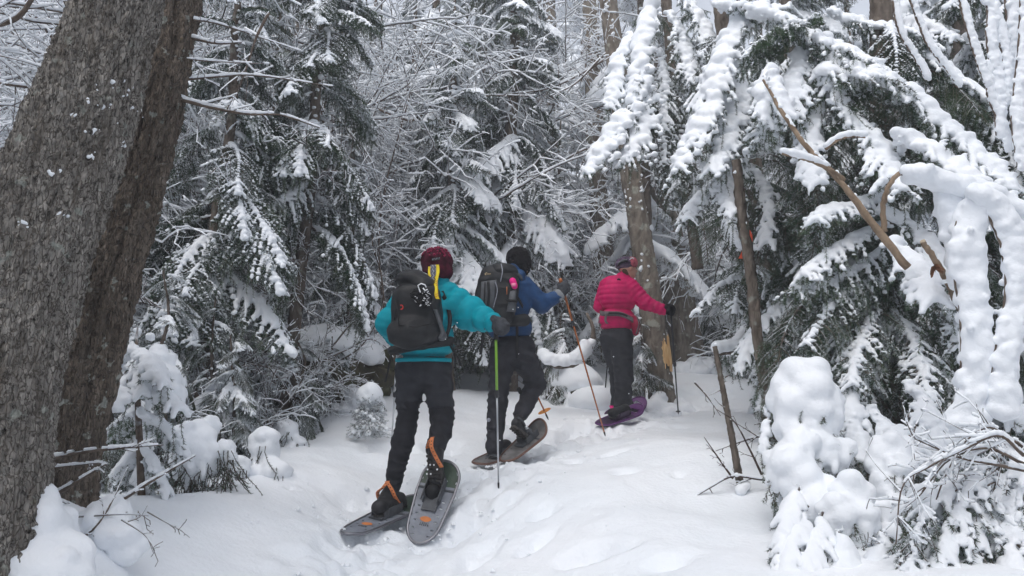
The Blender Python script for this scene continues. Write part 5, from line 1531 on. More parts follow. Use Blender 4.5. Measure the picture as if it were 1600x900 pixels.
def snowshoe(label, tail, toe, up, W, mats, group, foot=.60, scale_logo=True, tip_up=.05, holes=True):
    """oval frame tube, deck with slots, toe opening, binding plate, tail logo"""
    tail, toe = np.asarray(tail, float), np.asarray(toe, float)
    Ls = np.linalg.norm(toe - tail); f = (toe - tail) / Ls; u = norm(np.asarray(up, float) - f * np.dot(up, f)); s = np.cross(f, u)
    deckm, framem, frontm, logom = mats
    t = thing('snowshoe', label, 'snowshoe', tail, group)
    def hw(a):
        a = np.clip(a, 0, 1)
        return W * np.sqrt(np.maximum(1 - ((1 - a) / 1.0) ** 4, 0)) * np.sqrt(np.maximum(1 - a ** 5, 0)) * (.80 + .20 * np.sin(np.pi * np.clip(a * .9 + .05, 0, 1))) if False else W * np.minimum(np.sqrt(np.maximum(1 - ((.24 - np.minimum(a, .24)) / .24) ** 2.2, 0)) * (.74 + .26 * np.clip(a / .6, 0, 1)), np.sqrt(np.maximum(1 - ((np.maximum(a, .78) - .78) / .22) ** 2, 0)))
    def bend(a): return tip_up * np.maximum(a - .72, 0) ** 2 * 12 * Ls + .015 * np.maximum(.1 - a, 0) * 10 * Ls
    def pt(a, b, c=0.0): return tail + f * a * Ls + s * b + u * (c + bend(a))
    aa = 0.5 - 0.5 * np.cos(np.linspace(0, np.pi, 40))
    loop = [pt(a, hw(a)) for a in aa] + [pt(a, -hw(a)) for a in aa[::-1][1:]]
    part('frame', tube(loop, .0095, 8, cap=False), framem, t)
    # deck: grid of quads with the toe opening and slots left out
    na, nb = 64, 22; g = Geo(); V, F = [], []; ids = {}
    for lay, c in ((0, .004), (1, -.001)):
        for i in range(na + 1):
            a = .012 + .976 * i / na
            for j in range(nb + 1):
                b = (j / nb * 2 - 1) * hw(a) * .97
                ids[lay, i, j] = len(V); V.append(pt(a, b, c))
    def solid(i, j):
        if not (0 <= i < na and 0 <= j < nb): return False
        a = .012 + .976 * (i + .5) / na; b = ((j + .5) / nb * 2 - 1)
        if foot + .03 < a < foot + .17 and abs(b) < .42: return False                  # toe opening
        if foot - .10 < a < foot - .01 and .10 < abs(b) < .30: return False
        if a > .80 and .55 > abs(b) * 1.0 and a < .90 and frontm is framem: return False
        if holes and .08 < a < .52 and abs(abs(b) - .66) < .07 and (a * 12) % 1 < .22: return False
        if abs(b) > .88 and (a * 9) % 1 > .72: return False
        return True
    mi = []
    for i in range(na):
        for j in range(nb):
            if not solid(i, j): continue
            front = 1 if i / na > .70 else 0
            F.append((ids[0, i, j], ids[0, i + 1, j], ids[0, i + 1, j + 1], ids[0, i, j + 1])); mi.append(front)
            F.append((ids[1, i, j], ids[1, i, j + 1], ids[1, i + 1, j + 1], ids[1, i + 1, j])); mi.append(front)
            for (di, dj, e0, e1) in ((-1, 0, (i, j), (i, j + 1)), (1, 0, (i + 1, j + 1), (i + 1, j)), (0, -1, (i + 1, j), (i, j)), (0, 1, (i, j + 1), (i + 1, j + 1))):
                if not solid(i + di, j + dj):
                    F.append((ids[0, *e0], ids[0, *e1], ids[1, *e1], ids[1, *e0])); mi.append(front)
    g.add(np.array(V), np.array(F)); g.m[-1] = np.array(mi)
    part('deck', g, [deckm, frontm], t, smooth=False)
    # binding plate, heel cups and crampon teeth
    b = boxg(pt(foot - .02, 0, .014), f * .105, s * .045, u * .004)
    for sg in (-1, 1):
        b.join(boxg(pt(foot + .02, sg * .052, .035), f * .07, s * .003, u * .026))
        b.join(boxg(pt(foot - .09, sg * .046, .03), f * .025, s * .003, u * .02))
    b.join(tube([pt(foot + .05, -W * .95, .006), pt(foot + .05, W * .95, .006)], .007, 8))
    part('binding', b, M['grey_panel'] if deckm is not M['deck_purple'] else M['deck_purple'], t, smooth=False)
    cr = Geo()
    for sg in (-1, 0, 1):
        for a in (foot + .02, foot + .09, .30):
            p = pt(a, sg * W * .45, -.002); cr.add([p - s * .012, p + s * .012, p + f * .02, p - u * .03 + f * .006], [(0, 1, 3), (1, 2, 3), (2, 0, 3)])
    part('crampon', cr, M['metal'], t, smooth=False)
    if logom is not None:
        n_ = 20; th = np.linspace(0, 2 * np.pi, n_, endpoint=False)
        v = [pt(.285 + .032 * math.sin(q), .036 * math.cos(q) * (1 - .15 * abs(math.sin(q))), .0062) for q in th]
        part('logo', Geo().add(v, [tuple(range(n_))]), logom, t)
        lt = Geo()
        for k, x0 in enumerate((-.03, -.018, -.006, .006, .018)):     # short word under the emblem, too small to read in the photograph
            lt.join(boxg(pt(.225, x0 + .006, .0055), f * .010, s * .0012, u * .0006)).join(boxg(pt(.233 if k % 2 else .217, x0 + .008, .0055), f * .0012, s * .0035, u * .0006))
        part('lettering', lt, M['strap_black'], t)
    return t, pt, f, s, u
def boot(heel, toe, ankle, up, parent, w=.042, strapm=None):
    heel, toe, ankle = [np.asarray(q, float) for q in (heel, toe, ankle)]
    up = norm(up); f = norm(toe - heel); s = np.cross(f, up)
    pr = [('c', heel + up * .045, toe + up * .038 - f * .03, w * 1.0, w * .95), ('c', heel + up * .04 + f * .02, ankle, w * .95, w * 1.0), ('e', toe - f * .05 + up * .035, (w * 1.15,) * 3)]
    part('boot', sdf_mesh(pr, .009, .02, clip=[(heel + up * .008, -up)], disp=wrinkle(30, .002, 3)), M['boot_leather'], parent)
    sole = Geo(); V = []
    n_ = 28
    th = np.linspace(0, 2 * np.pi, n_, endpoint=False); c = (heel + toe) / 2; hl = np.linalg.norm(toe - heel) / 2 + .025
    for z in (0.018, -.004):
        for q in th:
            V.append(c + f * hl * math.cos(q) + s * .046 * np.sign(math.sin(q)) * abs(math.sin(q)) ** .6 * (1 - .12 * (math.cos(q) < 0)) + up * z)
    j = np.arange(n_); k = (j + 1) % n_
    sole.add(V, np.stack([j, k, n_ + k, n_ + j], -1)); sole.f.append(np.array([tuple(range(n_))[::-1]])); sole.m.append(np.zeros(1, int)); sole.f.append(np.array([tuple(range(n_, 2 * n_))])); sole.m.append(np.zeros(1, int))
    for a in np.linspace(-.8, .8, 8):
        for sg in (-1, 1):
            sole.join(boxg(c + f * hl * a + s * .022 * sg - up * .008, f * .007, s * .015, up * .006))
    part('sole', sole, M['boot_sole'], parent, smooth=False)

def body(person, joints, ears=True, face=(0, 1, 0), hs=1.0, hands=()):
    """the continuous figure under the clothes"""
    J = joints
    hp, q = head_prims(J['head'], face, s=hs, ears=ears)
    neckb = np.asarray(J['neck'])
    pr = hp + [('c', q(-.015, 0, -.06), neckb, .052, .06), ('c', neckb - A3(0, 0, .03), J['chest'], .06, .13), ('e', J['chest'], (.14, .09, .16)), ('c', J['chest'], J['hip'], .10, .09), ('e', J['hip'], (.13, .09, .09))]
    for sd in 'LR':
        pr += [('c', J['sh' + sd], J['el' + sd], .050, .038), ('c', J['el' + sd], J['wr' + sd], .038, .026), ('c', neckb - A3(0, 0, .05), J['sh' + sd], .05, .05)]
        pr += [('c', J['hp' + sd], J['kn' + sd], .078, .055), ('c', J['kn' + sd], J['an' + sd], .052, .036)]
    for hpv in hands:
        pr += hpv
    part('body', sdf_mesh(pr, .0095, .016), M['skin'], person)
    return q

# ================================================================== hiker in the teal down jacket
D = 5.0
p1 = thing('person', 'hiker in a bright teal down jacket stepping uphill, seen from behind', 'person', hit(640, 812), 'hikers climbing the snowy trail')
J = dict(head=P(684, 418, 5.02), neck=P(684, 450, 5.0), chest=P(665, 488, 5.0), hip=P(662, 575, 5.0),
         shL=P(632, 470, 5.0), elL=P(606, 505, 4.98), wrL=P(618, 530, 5.22), shR=P(706, 468, 5.0), elR=P(733, 495, 4.97), wrR=P(766, 503, 4.86),
         hpL=P(642, 585, 5.0), knL=P(637, 655, 5.02), anL=P(612, 762, 4.95), hpR=P(683, 585, 5.0), knR=P(691, 650, 4.98), anR=P(680, 700, 4.78))
face = norm(A3(.55, .85, .05))
gr = norm(P(778, 770, 5.2) - P(774, 505, 4.85))
HR1 = hand_prims(P(769, 504, 4.855), P(780, 508, 4.83), -gr, 1)
HL1 = hand_prims(J['wrL'], P(622, 540, 5.27), A3(0, 0, 1), -1)
q1 = body(p1, J, ears=False, face=face, hands=(HR1, HL1))
jk = [('e', P(664, 490, 5.0), (.185, .135, .22), None, (.085, .026)), ('e', P(662, 535, 5.0), (.180, .135, .13), None, (.085, .024)),
      ('c', P(640, 462, 5.0), P(700, 462, 5.0), .075, .080), ('c', P(688, 452, 5.0), P(684, 444, 5.0), .068, .060),
      ('c', P(704, 470, 5.0), P(734, 490, 4.96), .094, .092, (.10, .032)), ('c', P(734, 490, 4.96), P(764, 502, 4.87), .088, .056, (.085, .028)),
      ('c', P(634, 472, 5.0), P(608, 505, 4.98), .085, .075, (.10, .014)), ('c', P(608, 505, 4.98), P(617, 526, 5.2), .075, .055, (.09, .012))]
hem = P(662, 563, 5.0)
part('jacket', sdf_mesh(jk, .009, .022, clip=[(hem, A3(-.03, 0, -1))], disp=wrinkle(9, .005, 21)), M['teal_nylon'], p1)
part('jacket_hem', sdf_mesh([('c', hem + A3(-.045, 0, 0.0), hem + A3(.045, 0, 0.0), .132, .132)], .009, .01, clip=[(hem + A3(0, 0, .012), A3(0, 0, 1)), (hem - A3(0, 0, .014), A3(0, 0, -1))]), M['teal_nylon'], p1)
tr = [('e', P(662, 578, 5.0), (.172, .135, .12)), ('c', P(642, 588, 5.0), P(638, 634, 5.01), .094, .076), ('c', P(683, 588, 5.0), P(688, 634, 4.99), .096, .080)]
part('trousers', sdf_mesh(tr, .009, .03, clip=[(P(663, 638, 5), A3(0.05, 0, -1)), (P(662, 558, 5.0), A3(0, 0, 1))], disp=wrinkle(9, .010, 22)), M['charcoal_trouser'], p1)
tg = [('c', P(638, 625, 5.0), J['knL'], .072, .062), ('c', J['knL'], P(629, 690, 4.99), .060, .066), ('c', P(629, 690, 4.99), P(612, 765, 4.94), .066, .042),
      ('c', P(688, 625, 5.0), J['knR'], .078, .070), ('c', J['knR'], P(688, 678, 4.88), .071, .062), ('c', P(688, 678, 4.88), P(679, 703, 4.77), .062, .05)]
part('leggings', sdf_mesh(tg, .009, .015, disp=wrinkle(12, .009, 23)), M['dark_tights'], p1)
# mittens
mp = [('c', P(767, 503, 4.86), P(785, 512, 4.82), .040, .043), ('e', P(783, 511, 4.82), (.046, .05, .050)), ('c', P(776, 500, 4.84), P(790, 506, 4.80), .024, .020)]
mp += [(a, b, c, d * 1.5, e * 1.5) for (a, b, c, d, e) in HR1[2:]]
part('mitten', sdf_mesh(mp, .007, .014, disp=wrinkle(30, .003, 5)), M['grey_fleece'], p1)
part('mitten_cuff', tube([P(760, 501, 4.88), P(764, 502.5, 4.87), P(767, 503.5, 4.86), P(769, 505, 4.855)], [.058, .058, .050, .046], 20), M['strap_black'], p1)
part('mitten_band', tube([P(768, 504, 4.857), P(772, 505.5, 4.845)], [.052, .050], 20), M['grey_cuff'], p1)
part('mitten', sdf_mesh([(a, b, c, d * 1.5, e * 1.5) for (a, b, c, d, e) in HL1[2:]] + [('c', J['wrL'], P(622, 540, 5.27), .04, .042)], .009, .014), M['grey_fleece'], p1)
# hat, sunglasses arm, hair
hc = P(684, 412, 5.02)
part('hat', sdf_mesh([('e', hc + A3(-.006, -.002, .012), (.104, .118, .092)), ('e', P(684, 425, 5.0), (.098, .106, .07))], .008, .02, clip=[(P(684, 433, 5.0), norm(A3(-.35, .1, -1)))], disp=lambda W: (0.0025 * vnoise(W[..., 0] * 60, W[..., 1] * 60, W[..., 2] * 60)).astype(np.float32)), M['hat_burgundy'], p1)
hp_ = Geo(); rg = np.random.default_rng(3)
for q in range(60):                                               # knitted pink flecks on the cap
    a = rg.uniform(3.3, 6.1); e = rg.uniform(.15, 1.3)
    d_ = A3(math.cos(a) * math.cos(e), math.sin(a) * math.cos(e), math.sin(e)); p = hc + A3(-.006, -.002, .012) + d_ * A3(.104, .118, .092) * 1.005
    hp_.join(sphere_ := Geo().add([p + A3(x, y, z) * .008 for x, y, z in ((1, 0, 0), (-1, 0, 0), (0, 1, 0), (0, -1, 0), (0, 0, 1), (0, 0, -1))], [(0, 2, 4), (2, 1, 4), (1, 3, 4), (3, 0, 4), (2, 0, 5), (1, 2, 5), (3, 1, 5), (0, 3, 5)]))
o = part('hat_pattern', hp_, mat('pink_knit', (.22, .012, .05), .9), p1)
hb = P(681, 404.5, 4.899)
lb = Geo(); lb.join(boxg(hb, A3(.026, 0, .004), A3(0, .004, 0), A3(0, 0, .009)))
part('hat_label', lb, M['strap_black'], p1, smooth=False)
lt = Geo()
for k in range(6):
    x0 = -.021 + k * .0085
    lt.join(boxg(hb + A3(x0, -.0045, x0 * .15), A3(.0011, 0, 0), A3(0, .0008, 0), A3(0, 0, .0055)))
    lt.join(boxg(hb + A3(x0 + .0025, -.0045, x0 * .15 + (.003 if k % 2 else -.003)), A3(.0022, 0, 0), A3(0, .0008, 0), A3(0, 0, .0011)))
part('hat_lettering', lt, M['band_grey'], p1, smooth=False)
part('sunglasses', ribbon([P(686, 415, 4.915), P(694, 410, 4.93), P(700, 405, 4.97), P(703, 402, 5.03)], A3(0, 0, .006), .006).join(boxg(P(700.5, 406, 4.975), A3(.014, .014, .002), A3(.003, -.003, 0), A3(-.002, 0, .014))), M['cyan_goggle'], p1)
part('collar', sdf_mesh([('c', P(687, 447, 5.0), P(687, 438, 5.0), .070, .062)], .008, .01, clip=[(P(687, 435, 5), A3(-.3, 0, 1))]), M['teal_nylon'], p1)
# boots on the snowshoes
L_ = lambda a, b, t: np.asarray(a) * (1 - t) + np.asarray(b) * t
tl, to = hit(538, 849) + A3(0, 0, .02), hit(650, 799) + A3(0, 0, .05)
s1, pt1, f1, s1v, u1 = snowshoe('grey snowshoe flat on the snow under the teal hiker’s left boot, tail toward the camera', tl, to, A3(-.05, -.30, 1), .105, (M['deck_grey'], M['frame_metal'], M['deck_green'], M['orange_logo']), 'snowshoes of the teal hiker', foot=.56)
boot(pt1(.44, 0, .022), pt1(.78, 0, .022), J['anL'], u1, p1)
tl2, to2 = P(652, 850, 4.66), P(697, 722, 4.92)
s2, pt2, f2, s2v, u2 = snowshoe('grey snowshoe hanging steeply from the teal hiker’s raised right boot, orange logo on its tail', tl2, to2, norm(A3(-.25, -1, .35)), .118, (M['deck_grey'], M['frame_metal'], M['deck_green'], M['orange_logo']), 'snowshoes of the teal hiker', foot=.60, tip_up=.03)
hl2, te2 = P(676, 712, 4.70), P(682, 764, 4.83)
boot(te2 * 0 + hl2, te2, L_(J['anR'], hl2, .0) + A3(.02, .05, .02), norm(A3(.25, .95, .30)), p1)
# orange rubber straps
for (pts, th) in (([(606, 752, 4.86), (598, 762, 4.84), (590, 770, 4.88), (594, 785, 4.95)], s1), ([(604, 752, 4.86), (612, 765, 4.83), (618, 778, 4.84), (627, 792, 4.90)], s1),
                  ([(675, 684, 4.68), (674, 698, 4.66), (681, 714, 4.66), (690, 730, 4.72)], s2), ([(668, 700, 4.72), (671, 690, 4.69), (676, 683, 4.68)], s2)):
    pth = at_path(pts)
    part('strap', ribbon(pth, A3(.011, 0, .002), .005, 18), M['orange_strap'], th)
    hg = Geo()
    for q in catmull(pth, 9)[1:-1]:
        hg.join(tube([q + A3(0, -.0045, 0), q + A3(0, -.002, 0)], .0035, 8))
    part('strap_holes', hg, M['strap_black'], th)
lg_ = Geo()
for k in range(7): lg_.join(tube([P(663 + 5 * k % 21, 726 + (k % 3) * 7, 4.665), P(663 + 5 * k % 21, 727 + (k % 3) * 7, 4.66)], .005, 6))
part('sole_stud', lg_, M['white_mark'], p1)
part('crampon_window', tube([P(677, 768, 4.80), P(677, 768.2, 4.78)], [.046, .046], 20), M['strap_black'], s2)
# pack
def pack_sdf(c, hx, hy, hz, tilt, h, seed, lobes=()):
    """rounded upright bag"""
    ct, st = math.cos(tilt), math.sin(tilt)
    lo = np.asarray(c) - [hx + .08, hy + .08, hz + .08]; n = np.ceil(2 * (np.array([hx, hy, hz]) + .08) / h).astype(int)
    X, Y, Z = np.meshgrid(*[lo[i] + np.arange(n[i]) * h for i in range(3)], indexing='ij')
    x, y, z = X - c[0], Y - c[1], Z - c[2]
    x, z = x * ct + z * st, -x * st + z * ct
    tz = np.clip(z / hz, -1, 1)
    wx = hx * (1 - .22 * np.maximum(tz, 0) ** 2 - .10 * np.maximum(-tz, 0) ** 2); wy = hy * (1 - .30 * np.maximum(tz, 0) ** 3)
    qx, qy, qz = np.abs(x) - wx + .07, np.abs(y) - wy + .07, np.abs(z) - hz + .08
    d = np.linalg.norm(np.stack([np.maximum(qx, 0), np.maximum(qy, 0), np.maximum(qz, 0)]), axis=0) + np.minimum(np.maximum(qx, np.maximum(qy, qz)), 0) - .075
    for (a, rr) in lobes:
        e = np.linalg.norm((np.stack([X, Y, Z], -1) - a) / rr, axis=-1) - 1; e = e * min(rr); k = .02
        hh = np.clip(.5 + .5 * (d - e) / k, 0, 1); d = d * (1 - hh) + e * hh - k * hh * (1 - hh)
    d = d - .006 * (1 - 2 * np.abs(vnoise(X * 9, Y * 9, Z * 16, seed)))
    V, Q = surfnet(-d, lo, h)
    return Geo().add(V, Q)
pk = thing('backpack', 'black backpack on the teal hiker with a carabiner bundle and a yellow-edged band', 'backpack', P(655, 545, 4.8), None)
part('bag', pack_sdf(P(652, 489, 4.82), .145, .10, .20, .05, .009, 5, lobes=((P(640, 520, 4.74), np.array([.13, .08, .10])),)), M['black_pack'], pk)
part('lid', sdf_mesh([('e', P(645, 436, 4.84), (.105, .09, .055), norm(np.eye(3))), ('e', P(662, 446, 4.80), (.07, .08, .05))], .009, .03, disp=wrinkle(14, .006, 7)), M['black_pack'], pk)
part('side_pocket', sdf_mesh([('c', P(690, 525, 4.80), P(676, 480, 4.78), .03, .018)], .009, .02, disp=wrinkle(14, .004, 8)), M['grey_panel'], pk)
def surf_y(px, py, obj_y): return P(px, py, obj_y)
part('grey_stripe', ribbon([P(680, 483, 4.705), P(686, 500, 4.72), P(692, 520, 4.735), P(688, 528, 4.73)], A3(.012, .004, 0), .006), M['grey_panel'], pk)
for pts in ([(618, 470, 4.70), (622, 490, 4.685), (624, 520, 4.675)], [(622, 508, 4.668), (650, 511, 4.66), (680, 504, 4.69)], [(668, 450, 4.72), (672, 475, 4.70), (680, 500, 4.70)], [(630, 450, 4.76), (622, 475, 4.72), (616, 500, 4.72)]):
    part('seam', tube(at_path(pts), .003, 6), M['strap_black'], pk)
th = np.linspace(-2.0, 2.2, 12)
part('logo', tube([P(627 + 2.6 * math.cos(a), 480 - 3.2 * math.sin(a), 4.685) for a in th], .0035, 6), M['red_mark'], pk)
# bundle of cord and white-marked tag on the lid
bd = Geo(); rg = np.random.default_rng(12)
for k in range(9):
    a0 = rg.uniform(0, 6.28); pts = [P(655 + 14 * math.cos(a0 + q) * rg.uniform(.6, 1.1) + q * 2, 458 + 11 * math.sin(a0 + q) * rg.uniform(.6, 1.1) + q * 3, 4.68 + rg.uniform(-.02, .02)) for q in np.linspace(0, 3.6, 7)]
    bd.join(tube(catmull(pts, 30), .006, 6), None, 0)
for k in range(30):
    p = P(645 + 26 * rg.random() + k * .12, 455 + 22 * rg.random() + k * .12, 4.665 - .01 * rg.random()); bd.join(boxg(p, A3(rg.uniform(.002, .006), 0, rg.uniform(-.004, .004)), A3(0, .003, 0), A3(0, 0, .0018)), None, 1)
part('cord_bundle', bd, [M['strap_black'], M['white_mark']], pk)
mk_ = [[(655, 452), (653, 446), (658, 443), (664, 445), (666, 449)], [(655, 452), (657, 457)], [(661, 450), (664, 454), (668, 452)]]
wm = Geo()
for q in mk_: wm.join(tube([P(x, y, 4.655) for x, y in q], .0042, 6))
part('white_emblem', wm, M['white_mark'], pk)
# band with yellow edges hanging from the head to the pack
part('yellow_band', ribbon([P(671, 417, 4.885), P(670.5, 426, 4.86), P(672, 434, 4.82)], A3(.007, 0, 0), .006).join(ribbon([P(683, 414, 4.89), P(684, 424, 4.87), P(681, 438, 4.82), P(681, 448, 4.76), P(682, 462, 4.74), P(684, 467, 4.735)], A3(.0115, 0, 0), .007, 20)), M['yellow_band'], pk)
part('patterned_band', ribbon([P(677, 414, 4.88), P(677, 426, 4.86), P(675, 438, 4.82), P(676, 448, 4.76), P(678, 462, 4.74)], A3(.017, 0, 0), .005, 20), M['band_grey'], pk)
zz = Geo()
for x0 in (674.5, 679):
    zz.join(tube([P(x0 + (1.2 if k % 2 else -1.2), 414 + 3.2 * k, 4.876 - .0095 * k) for k in range(15)], .0028, 5))
part('zigzag', zz, M['band_navy'], pk)
for k in range(8):
    part('band_link', tube([P(680.4, 440 + 3.4 * k, 4.775 - .006 * k), P(684.3, 438 + 3.4 * k, 4.775 - .006 * k)], .0022, 5), M['orange_logo'], pk)
part('shoulder_strap', ribbon([P(690, 455, 4.90), P(700, 480, 4.90), P(703, 505, 4.88), P(696, 530, 4.86)], A3(.012, 0, .004), .01), M['strap_black'], pk)
part('hip_belt', sdf_mesh([('c', P(612, 548, 4.88), P(660, 537, 4.84), .028, .034), ('c', P(660, 537, 4.84), P(704, 533, 4.90), .034, .030)], .009, .02), M['black_pack'], pk)
for pts in ([(704, 533, 4.88), (709, 545, 4.87), (711, 560, 4.87), (712, 580, 4.87)], [(700, 530, 4.88), (706, 545, 4.88), (716, 560, 4.87), (720, 572, 4.87)], [(614, 545, 4.88), (610, 560, 4.87), (606, 580, 4.87), (602, 597, 4.87)]):
    part('loose_strap', ribbon(at_path(pts), A3(.006, 0, 0), .003), M['strap_black'], pk)
pole('trekking_pole', 'green and silver trekking pole planted upright by the teal hiker’s right mitten', P(774.5, 505, 4.82), hit(779, 770), (M['strap_black'], M['pole_green'], M['metal']), 'trekking poles', grip=.10, split=.36)
pole('trekking_pole', 'pole mostly hidden ahead of the teal hiker’s left leg', P(622, 532, 5.28), P(612, 690, 5.95), (M['strap_black'], M['metal'], M['metal']), 'trekking poles')

# ================================================================== hiker in the blue jacket
p2 = thing('person', 'hiker in a dark blue jacket and black knit hat reaching forward with a pole', 'person', hit(775, 728), 'hikers climbing the snowy trail')
J = dict(head=P(812, 410, 6.36), neck=P(802, 438, 6.3), chest=P(797, 470, 6.3), hip=P(802, 540, 6.3), shL=P(775, 455, 6.35), elL=P(768, 495, 6.45), wrL=P(780, 512, 6.7),
         shR=P(818, 448, 6.3), elR=P(848, 474, 6.33), wrR=P(873, 462, 6.36), hpL=P(787, 552, 6.3), knL=P(776, 632, 6.33), anL=P(772, 700, 6.2), hpR=P(816, 552, 6.3), knR=P(837, 598, 6.45), anR=P(812, 652, 6.28))
gr = norm(P(946, 683, 6.55) - P(877, 442, 6.4))
HR2 = hand_prims(P(876, 459, 6.365), P(882, 449, 6.38), -gr, -1)
HL2 = hand_prims(J['wrL'], P(784, 515, 6.77), A3(0, 0, 1), -1)
q2 = body(p2, J, ears=False, face=norm(A3(.5, .85, -.05)), hands=(HR2, HL2))
jk = [('e', P(797, 470, 6.3), (.165, .135, .21)), ('e', P(796, 512, 6.3), (.175, .14, .13)), ('c', P(782, 445, 6.3), P(812, 446, 6.3), .08, .08), ('c', P(802, 440, 6.3), P(800, 426, 6.26), .085, .07),
      ('c', P(817, 448, 6.3), P(846, 475, 6.33), .085, .068), ('c', P(846, 475, 6.33), P(872, 463, 6.36), .066, .046), ('c', J['shL'], J['elL'], .07, .06), ('c', J['elL'], J['wrL'], .06, .045)]
part('jacket', sdf_mesh(jk, .010, .028, clip=[(P(796, 527, 6.3), A3(.03, 0, -1))], disp=wrinkle(8, .007, 31)), M['blue_shell'], p2)
tr = [('e', P(801, 543, 6.3), (.168, .135, .13)), ('c', P(786, 555, 6.3), P(777, 628, 6.33), .098, .070), ('c', P(777, 628, 6.33), P(772, 700, 6.2), .070, .058),
      ('c', P(817, 555, 6.3), P(837, 598, 6.44), .105, .080), ('c', P(837, 598, 6.44), P(814, 648, 6.28), .076, .056)]
part('trousers', sdf_mesh(tr, .010, .03, clip=[(P(801, 524, 6.3), A3(0, 0, 1))], disp=wrinkle(9, .012, 32)), M['black_trouser'], p2)
part('gaiter_badge', tube([P(763.5, 656, 6.14), P(763.5, 656.3, 6.128)], [.015, .015], 12), M['band_grey'], p2)
part('knee_pocket', sdf_mesh([('c', P(811, 608, 6.3), P(813, 614, 6.3), .018, .014)], .009), M['strap_black'], p2)
# knit hat with braids of dark hair
hc = P(810, 403, 6.36)
def knit(W):
    return (.006 * np.abs(np.sin(W[..., 0] * 110 + W[..., 2] * 60)) * np.abs(np.sin(W[..., 2] * 110 - W[..., 0] * 40))).astype(np.float32)
part('knit_hat', sdf_mesh([('e', hc, (.100, .105, .092)), ('e', P(814, 412, 6.34), (.085, .09, .075))], .007, .02, disp=knit, clip=[(P(812, 425, 6.36), norm(A3(-.2, .15, -1)))]), M['black_knit'], p2)
hr = Geo(); rg = np.random.default_rng(8)
for k in range(16):
    a = P(814 + rg.uniform(-6, 8), 412, 6.27 + rg.uniform(-.01, .03)); hr.join(tube(catmull([a, a + A3(rg.uniform(-.01, .03), -.01, -.05), a + A3(rg.uniform(-.01, .04), 0, -.09 - rg.uniform(0, .03))], 8), [.009, .010, .010, .009, .009, .008, .007, .003], 6))
part('hair', hr, M['black_knit'], p2)
part('hood', sdf_mesh([('c', P(795, 424, 6.22), P(812, 431, 6.24), .048, .045), ('c', P(812, 431, 6.24), P(819, 436, 6.34), .040, .03)], .009, .02, disp=wrinkle(14, .005, 6)), M['blue_shell'], p2)
gl = [(a, b, c, d * 1.5, e * 1.5) for (a, b, c, d, e) in HR2[2:]] + [('c', P(873, 462, 6.36), P(881, 450, 6.38), .042, .045), ('e', P(882, 450, 6.37), (.05, .045, .045))]
part('glove', sdf_mesh(gl, .0085, .014, disp=wrinkle(25, .003, 9)), M['grey_fleece'], p2)
part('glove_cuff', tube([P(869, 464, 6.355), P(873, 461.5, 6.36), P(876, 459, 6.365)], [.05, .052, .048], 18), M['grey_cuff'], p2)
part('glove', sdf_mesh([(a, b, c, d * 1.4, e * 1.4) for (a, b, c, d, e) in HL2[2:]] + [('c', J['wrL'], P(784, 515, 6.77), .04, .04)], .011, .014), M['grey_fleece'], p2)
ms = (M['deck_dark'], M['frame_copper'], M['deck_dark'], None)
s3, pt3, f3, s3v, u3 = snowshoe('dark copper-framed snowshoe flat on the snow under the blue hiker’s straight leg', hit(743, 731) + A3(0, 0, .02), hit(812, 708) + A3(0, 0, .04), A3(0, -.25, 1), .10, ms, 'snowshoes of the blue hiker', foot=.5)
boot(pt3(.34, 0, .02), pt3(.72, 0, .02), J['anL'], u3, p2)
s4, pt4, f4, s4v, u4 = snowshoe('dark copper-framed snowshoe tilted up with its curled tip, on the blue hiker’s raised boot', P(786, 722, 6.10), P(848, 668, 6.42), norm(A3(-.42, -.55, .75)), .105, ms, 'snowshoes of the blue hiker', foot=.62, tip_up=.16)
boot(P(803, 669, 6.14), P(827, 690, 6.30), P(812, 650, 6.27), norm(A3(.45, .55, .75)), p2)
for th, pts in ((s4, [(801, 658, 6.14), (808, 652, 6.14), (818, 662, 6.17), (824, 676, 6.2)]), (s4, [(822, 668, 6.2), (828, 672, 6.2), (832, 680, 6.25)]), (s3, [(760, 716, 6.05), (768, 711, 6.02), (780, 713, 6.06)])):
    part('strap', ribbon(at_path(pts), A3(.010, 0, .006), .004), M['grey_panel'], th)
part('buckle', boxg(P(823, 668, 6.17), A3(.012, 0, .006), A3(0, .004, 0), A3(-.006, 0, .012)), M['metal'], s4)
pk2 = thing('backpack', 'grey and black framed backpack with an oval tan badge on the blue hiker', 'backpack', P(775, 515, 6.1), None)
cb = P(776, 462, 6.08)
part('bag', pack_sdf(cb, .155, .11, .235, -.16, .010, 15), M['black_pack'], pk2)
part('lid', sdf_mesh([('e', P(785, 425, 6.08), (.12, .11, .07))], .010, .02, disp=wrinkle(12, .006, 17)), M['black_pack'], pk2)
